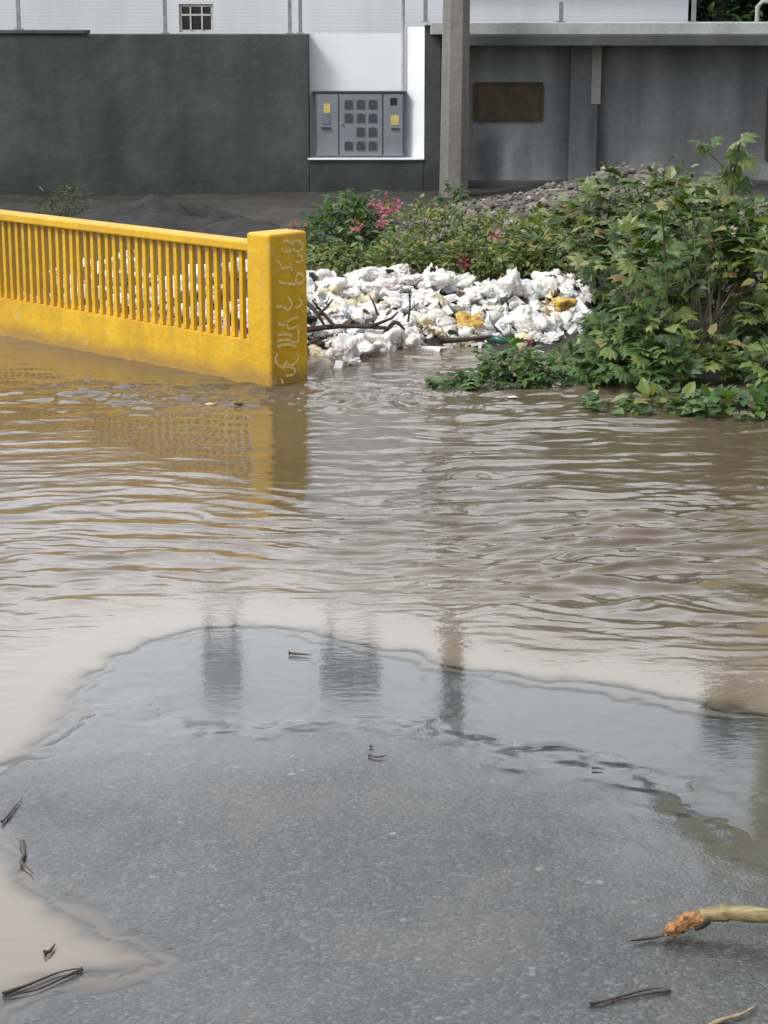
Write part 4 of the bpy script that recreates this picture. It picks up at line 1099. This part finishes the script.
stick([(378, 316, 0), (374, 304, 0), (369, 295, 0)], 14.6, .010, 'thin grey stick poking up from the white bags')
stick([(408, 322, 0), (410, 306, 0), (409, 290, 0)], 14.6, .010, 'thin upright twig with a side shoot in the heap', branches=[[(409, 312, 0), (415, 306, 0), (420, 302, 0)]])
stick([(440, 341, 0), (470, 339, 0), (492, 336, 0)], 14.3, .024, 'dark floating branch at the front of the white bags')
stick([(385, 334, 0), (395, 322, .05), (405, 330, .05)], 14.5, .022, 'bent dark branch stub in the heap front')
stick([(352, 322, 0), (366, 326, 0), (384, 322, .05)], 14.55, .02, 'short dark driftwood piece under the white bags')
stick([(560, 398, 0), (590, 392, .1), (640, 396, .1)], 13.0, .02, 'reddish brown driftwood stick under the green shrub', 'bark')

# ------------------------------------------------------------------ foreground litter on the asphalt
t = NT('peeled_branch_bark')
c = t.ramp(t.noise(1.0, vec=t.pos((6, 60, 60)), detail=4), [(.3, (.07, .05, .025)), (.45, (.20, .155, .07)), (.6, (.29, .235, .11)), (.75, (.43, .37, .21))])
M['branch'] = t.set(color=c, rough=.55, normal=t.bump(t.noise(1, vec=t.pos((12, 120, 120)), detail=3), .5, .004))
t = NT('raw_orange_wood')
c = t.ramp(t.noise(55, detail=5, rough=.7), [(.3, (.04, .018, .01)), (.45, (.22, .095, .032)), (.6, (.36, .18, .07)), (.75, (.5, .33, .17))])
M['rawwood'] = t.set(color=c, rough=.7, normal=t.bump(t.noise(130, detail=4), .7, .006))
M['paletwig'] = plain('pale_twig', (.32, .24, .15), .7, .3, 40, .4, 100)
M['darktwig'] = plain('dark_twig', (.06, .045, .036), .6, .3, 40, .3)
br = G(690, 930, .05)
bth = thing('fallen_branch', 'thick peeled branch with an orange torn end on the asphalt', 'branch', (br.x, br.y, .05))
def GZ(x, y, z): return G(x, y, z)
pth = [GZ(700, 917, .062), GZ(712, 914, .070), GZ(730, 913, .076), GZ(760, 915, .080), GZ(800, 921, .078), GZ(860, 930, .065), GZ(940, 940, .05)]
m = MB(); sp_ = [Vector(p) for p in smooth_path([tuple(p) for p in pth], 6)]; rr = random.Random(4)
m.tube(sp_, [.0215 + .0012 * math.sin(i * .9) + (.003 if i in (10, 11) else 0) + rr.uniform(-.0006, .0006) for i in range(len(sp_))], 12); m.build('branch_shaft', M['branch'], bth, True)
m = MB(); tp_ = [Vector(p) for p in smooth_path([tuple(GZ(*q_)) for q_ in ((664, 936, .030), (670, 931, .038), (679, 926, .048), (690, 920, .058), (704, 917, .063))], 3)]
m.tube(tp_, [.006, .010, .013, .015, .017, .019, .021, .023, .022, .023, .022, .021, .019], 12)
m.v = [tuple(Vector(v) + Vector((mnoise.noise(Vector(v) * 60), mnoise.noise(Vector(v) * 60 + Vector((5, 0, 0))), mnoise.noise(Vector(v) * 70 + Vector((0, 5, 0))))) * .009) for v in m.v]
m.build('torn_end', M['rawwood'], bth)
for k, (x, y, z, dx, dy) in enumerate(((668, 931, .045, -7, 2), (676, 924, .058, -8, -2), (686, 928, .045, -8, 5), (692, 915, .068, -9, -2))):
    m = MB(); m.tube([GZ(x + 6, y - 1, z), GZ(x, y, z), GZ(x + dx, y + dy, z - .008)], [.007, .006, .0015], 6); m.build('splinter', M['rawwood'], bth, True)
m = MB(); m.tube([GZ(706, 919, .058), GZ(700, 925, .046), GZ(695, 930, .040)], [.018, .013, .004], 8); m.build('bark_flap', M['darktwig'], bth, True)
m = MB(); m.tube([GZ(666, 934, .033), GZ(655, 937, .026), GZ(642, 939, .025), GZ(630, 941, .026)], [.004, .005, .0045, .0015], 6); m.build('bark_sliver', M['darktwig'], bth, True)
def road_z(x, y):
    return float(road_fun(np.array([[x]]), np.array([[y]]))[0][0, 0])
def twig(pxs, r, label, m_='darktwig', lift=.003, cat='twig', extra=()):
    m = MB()
    for path in (pxs,) + tuple(extra):
        pp = []
        for (x, y) in path:
            g0 = G(x, y, .04); z = max(road_z(g0.x, g0.y), 0) + r * .7 + lift; pp.append(tuple(G(x, y, z)))
        pp = smooth_path(pp, 4); n_ = len(pp)
        m.tube([Vector(p) for p in pp], [r * (1.05 - .85 * k / (n_ - 1)) * random.uniform(.8, 1.15) for k in range(n_)], 7)
    o = m.build('twig', M[m_], None, True); rebase(o, pp[0]); return tag(o, label, cat)
twig([(590, 1004), (615, 998), (640, 991), (658, 988), (671, 989)], .0045, 'dark hairpin twig lying near the fallen branch', extra=([(671, 990), (655, 992), (630, 997), (600, 1003)],))
twig([(700, 1030), (722, 1020), (742, 1014), (752, 1008), (757, 1004)], .007, 'pale curled twig at the bottom right corner', 'paletwig')
twig([(22, 842), (24, 853), (21, 862), (28, 868), (34, 874)], .008, 'crooked dark twig at the edge of the muddy shallows')
twig([(3, 994), (30, 984), (60, 972), (82, 968)], .005, 'forked brown twig lying in the muddy shallows', 'bark', extra=([(82, 969), (65, 977), (35, 990), (3, 996)],))
twig([(44, 953), (50, 951), (55, 944)], .008, 'small brown leaf scrap above the forked twig', 'bark', cat='leaf scrap')
twig([(289, 653), (300, 654), (312, 655)], .006, 'small dark twig at the top edge of the asphalt')
twig([(369, 755), (378, 757), (387, 755)], .005, 'tiny curved twig in the middle of the asphalt')
twig([(370, 746), (374, 747)], .005, 'tiny dark crumb above the curved twig', cat='crumb')
twig([(592, 768), (599, 768), (604, 769)], .004, 'tiny dark twig on the right half of the asphalt')
twig([(2, 822), (10, 813), (22, 798)], .006, 'thin slanting twig at the left edge of the asphalt')
# scraps riding the current before the pillar
for x, y, r, mm, lab in ((248, 401, .022, 'wood', 'dark floating scrap just left of the pillar foot'), (238, 404, .02, 'wood', 'smaller dark floating scrap left of the pillar foot'), (210, 404, .018, 'p_cream', 'pale floating scrap farthest left of the pillar'), (513, 397, .02, 'p_foam', 'white scrap caught below the creeping green plant'), (340, 520, .018, 'wood', 'dark speck drifting in mid water'), (365, 357, .028, 'p_maroon', 'reddish scrap floating before the rubbish heap')):
    vs, fs = blob(int(x), r, .45, 2, .3); p = G(x, y, .004)
    o = mesh_obj('floating_scrap', vs, fs, M[mm], True); o.location = p; o.scale = (1.6, .8, .8); tag(o, lab, 'scrap')
for i, (x, y, s, lab) in enumerate(((360, 341, .07, 'white foam slab floating left of the dark branch'), (430, 349, .12, 'flat white sheet floating in front of the heap'), (530, 353, .10, 'flat white sheet floating below the pale coconut'), (345, 338, .05, 'small white foam piece by the driftwood'))):
    o = single(chunk_mesh(60 + i), 'foam_slab', 'p_foam', x, y, G(x, y).y, s, (0, 0, random.uniform(-.3, .3)), lab, 'foam slab', True); o.scale = (s, s * .8, s * .18); o.location.z = .006

# ------------------------------------------------------------------ light
SUN_EL, SUN_AZ = R(48), R(236)      # azimuth measured clockwise from +Y: light comes from the left, behind the camera
d = Vector((math.sin(SUN_AZ) * math.cos(SUN_EL), math.cos(SUN_AZ) * math.cos(SUN_EL), math.sin(SUN_EL)))
sd = bpy.data.lights.new('sun', 'SUN'); sd.energy = 2.4; sd.angle = R(16); sd.color = (1.0, .965, .91)
so = bpy.data.objects.new('sun', sd); COL.objects.link(so); so.rotation_euler = d.to_track_quat('Z', 'Y').to_euler(); so.location = d * 50
w = bpy.data.worlds.new('World'); SC.world = w; w.use_nodes = True
nt = w.node_tree; bg = nt.nodes['Background']
sky = nt.nodes.new('ShaderNodeTexSky'); sky.sky_type = 'NISHITA'; sky.sun_disc = False
sky.sun_elevation = SUN_EL; sky.sun_rotation = SUN_AZ; sky.air_density = 1.0; sky.dust_density = 4.0; sky.ozone_density = 1.0
hs_ = nt.nodes.new('ShaderNodeHueSaturation'); hs_.inputs['Saturation'].default_value = .22
nt.links.new(sky.outputs[0], hs_.inputs['Color']); 
cl = nt.nodes.new('ShaderNodeMix'); cl.data_type = 'RGBA'; cl.inputs['Factor'].default_value = .8      # even cloud deck over the clear sky
cl.inputs['B'].default_value = (11.2, 11.6, 12.2, 1)
nt.links.new(hs_.outputs[0], cl.inputs['A']); 
tcw = nt.nodes.new('ShaderNodeTexCoord'); sx = nt.nodes.new('ShaderNodeSeparateXYZ'); nt.links.new(tcw.outputs['Generated'], sx.inputs[0])
def wmath(op, a, b):
    n = nt.nodes.new('ShaderNodeMath'); n.operation = op
    for i, v in enumerate((a, b)):
        if hasattr(v, 'is_linked'): nt.links.new(v, n.inputs[i])
        else: n.inputs[i].default_value = v
    return n.outputs[0]
cn = nt.nodes.new('ShaderNodeTexNoise'); cn.inputs['Scale'].default_value = 2.2; cn.inputs['Detail'].default_value = 5
nt.links.new(tcw.outputs['Generated'], cn.inputs['Vector'])
k_ = wmath('ADD', wmath('MULTIPLY', wmath('MAXIMUM', sx.outputs['Y'], 0.0), .92), wmath('MULTIPLY', sx.outputs['X'], -.5))
k_ = wmath('ADD', wmath('ADD', k_, .58), wmath('MULTIPLY', cn.outputs['Fac'], .5))
vm = nt.nodes.new('ShaderNodeVectorMath'); vm.operation = 'SCALE'
nt.links.new(cl.outputs['Result'], vm.inputs[0]); nt.links.new(k_, vm.inputs['Scale']); nt.links.new(vm.outputs[0], bg.inputs['Color'])
bg.inputs['Strength'].default_value = .12
vs_ = SC.view_settings; vs_.view_transform = 'Standard'; vs_.look = 'None'; vs_.gamma = 1; vs_.exposure = 0.0; vs_.use_curve_mapping = False
cy = SC.cycles
cy.use_denoising = True
try: cy.denoiser = 'OPENIMAGEDENOISE'
except Exception: pass
cy.max_bounces = 6; cy.transparent_max_bounces = 12; cy.diffuse_bounces = 3; cy.glossy_bounces = 4; cy.sample_clamp_indirect = 6
cy.caustics_reflective = False; cy.caustics_refractive = False
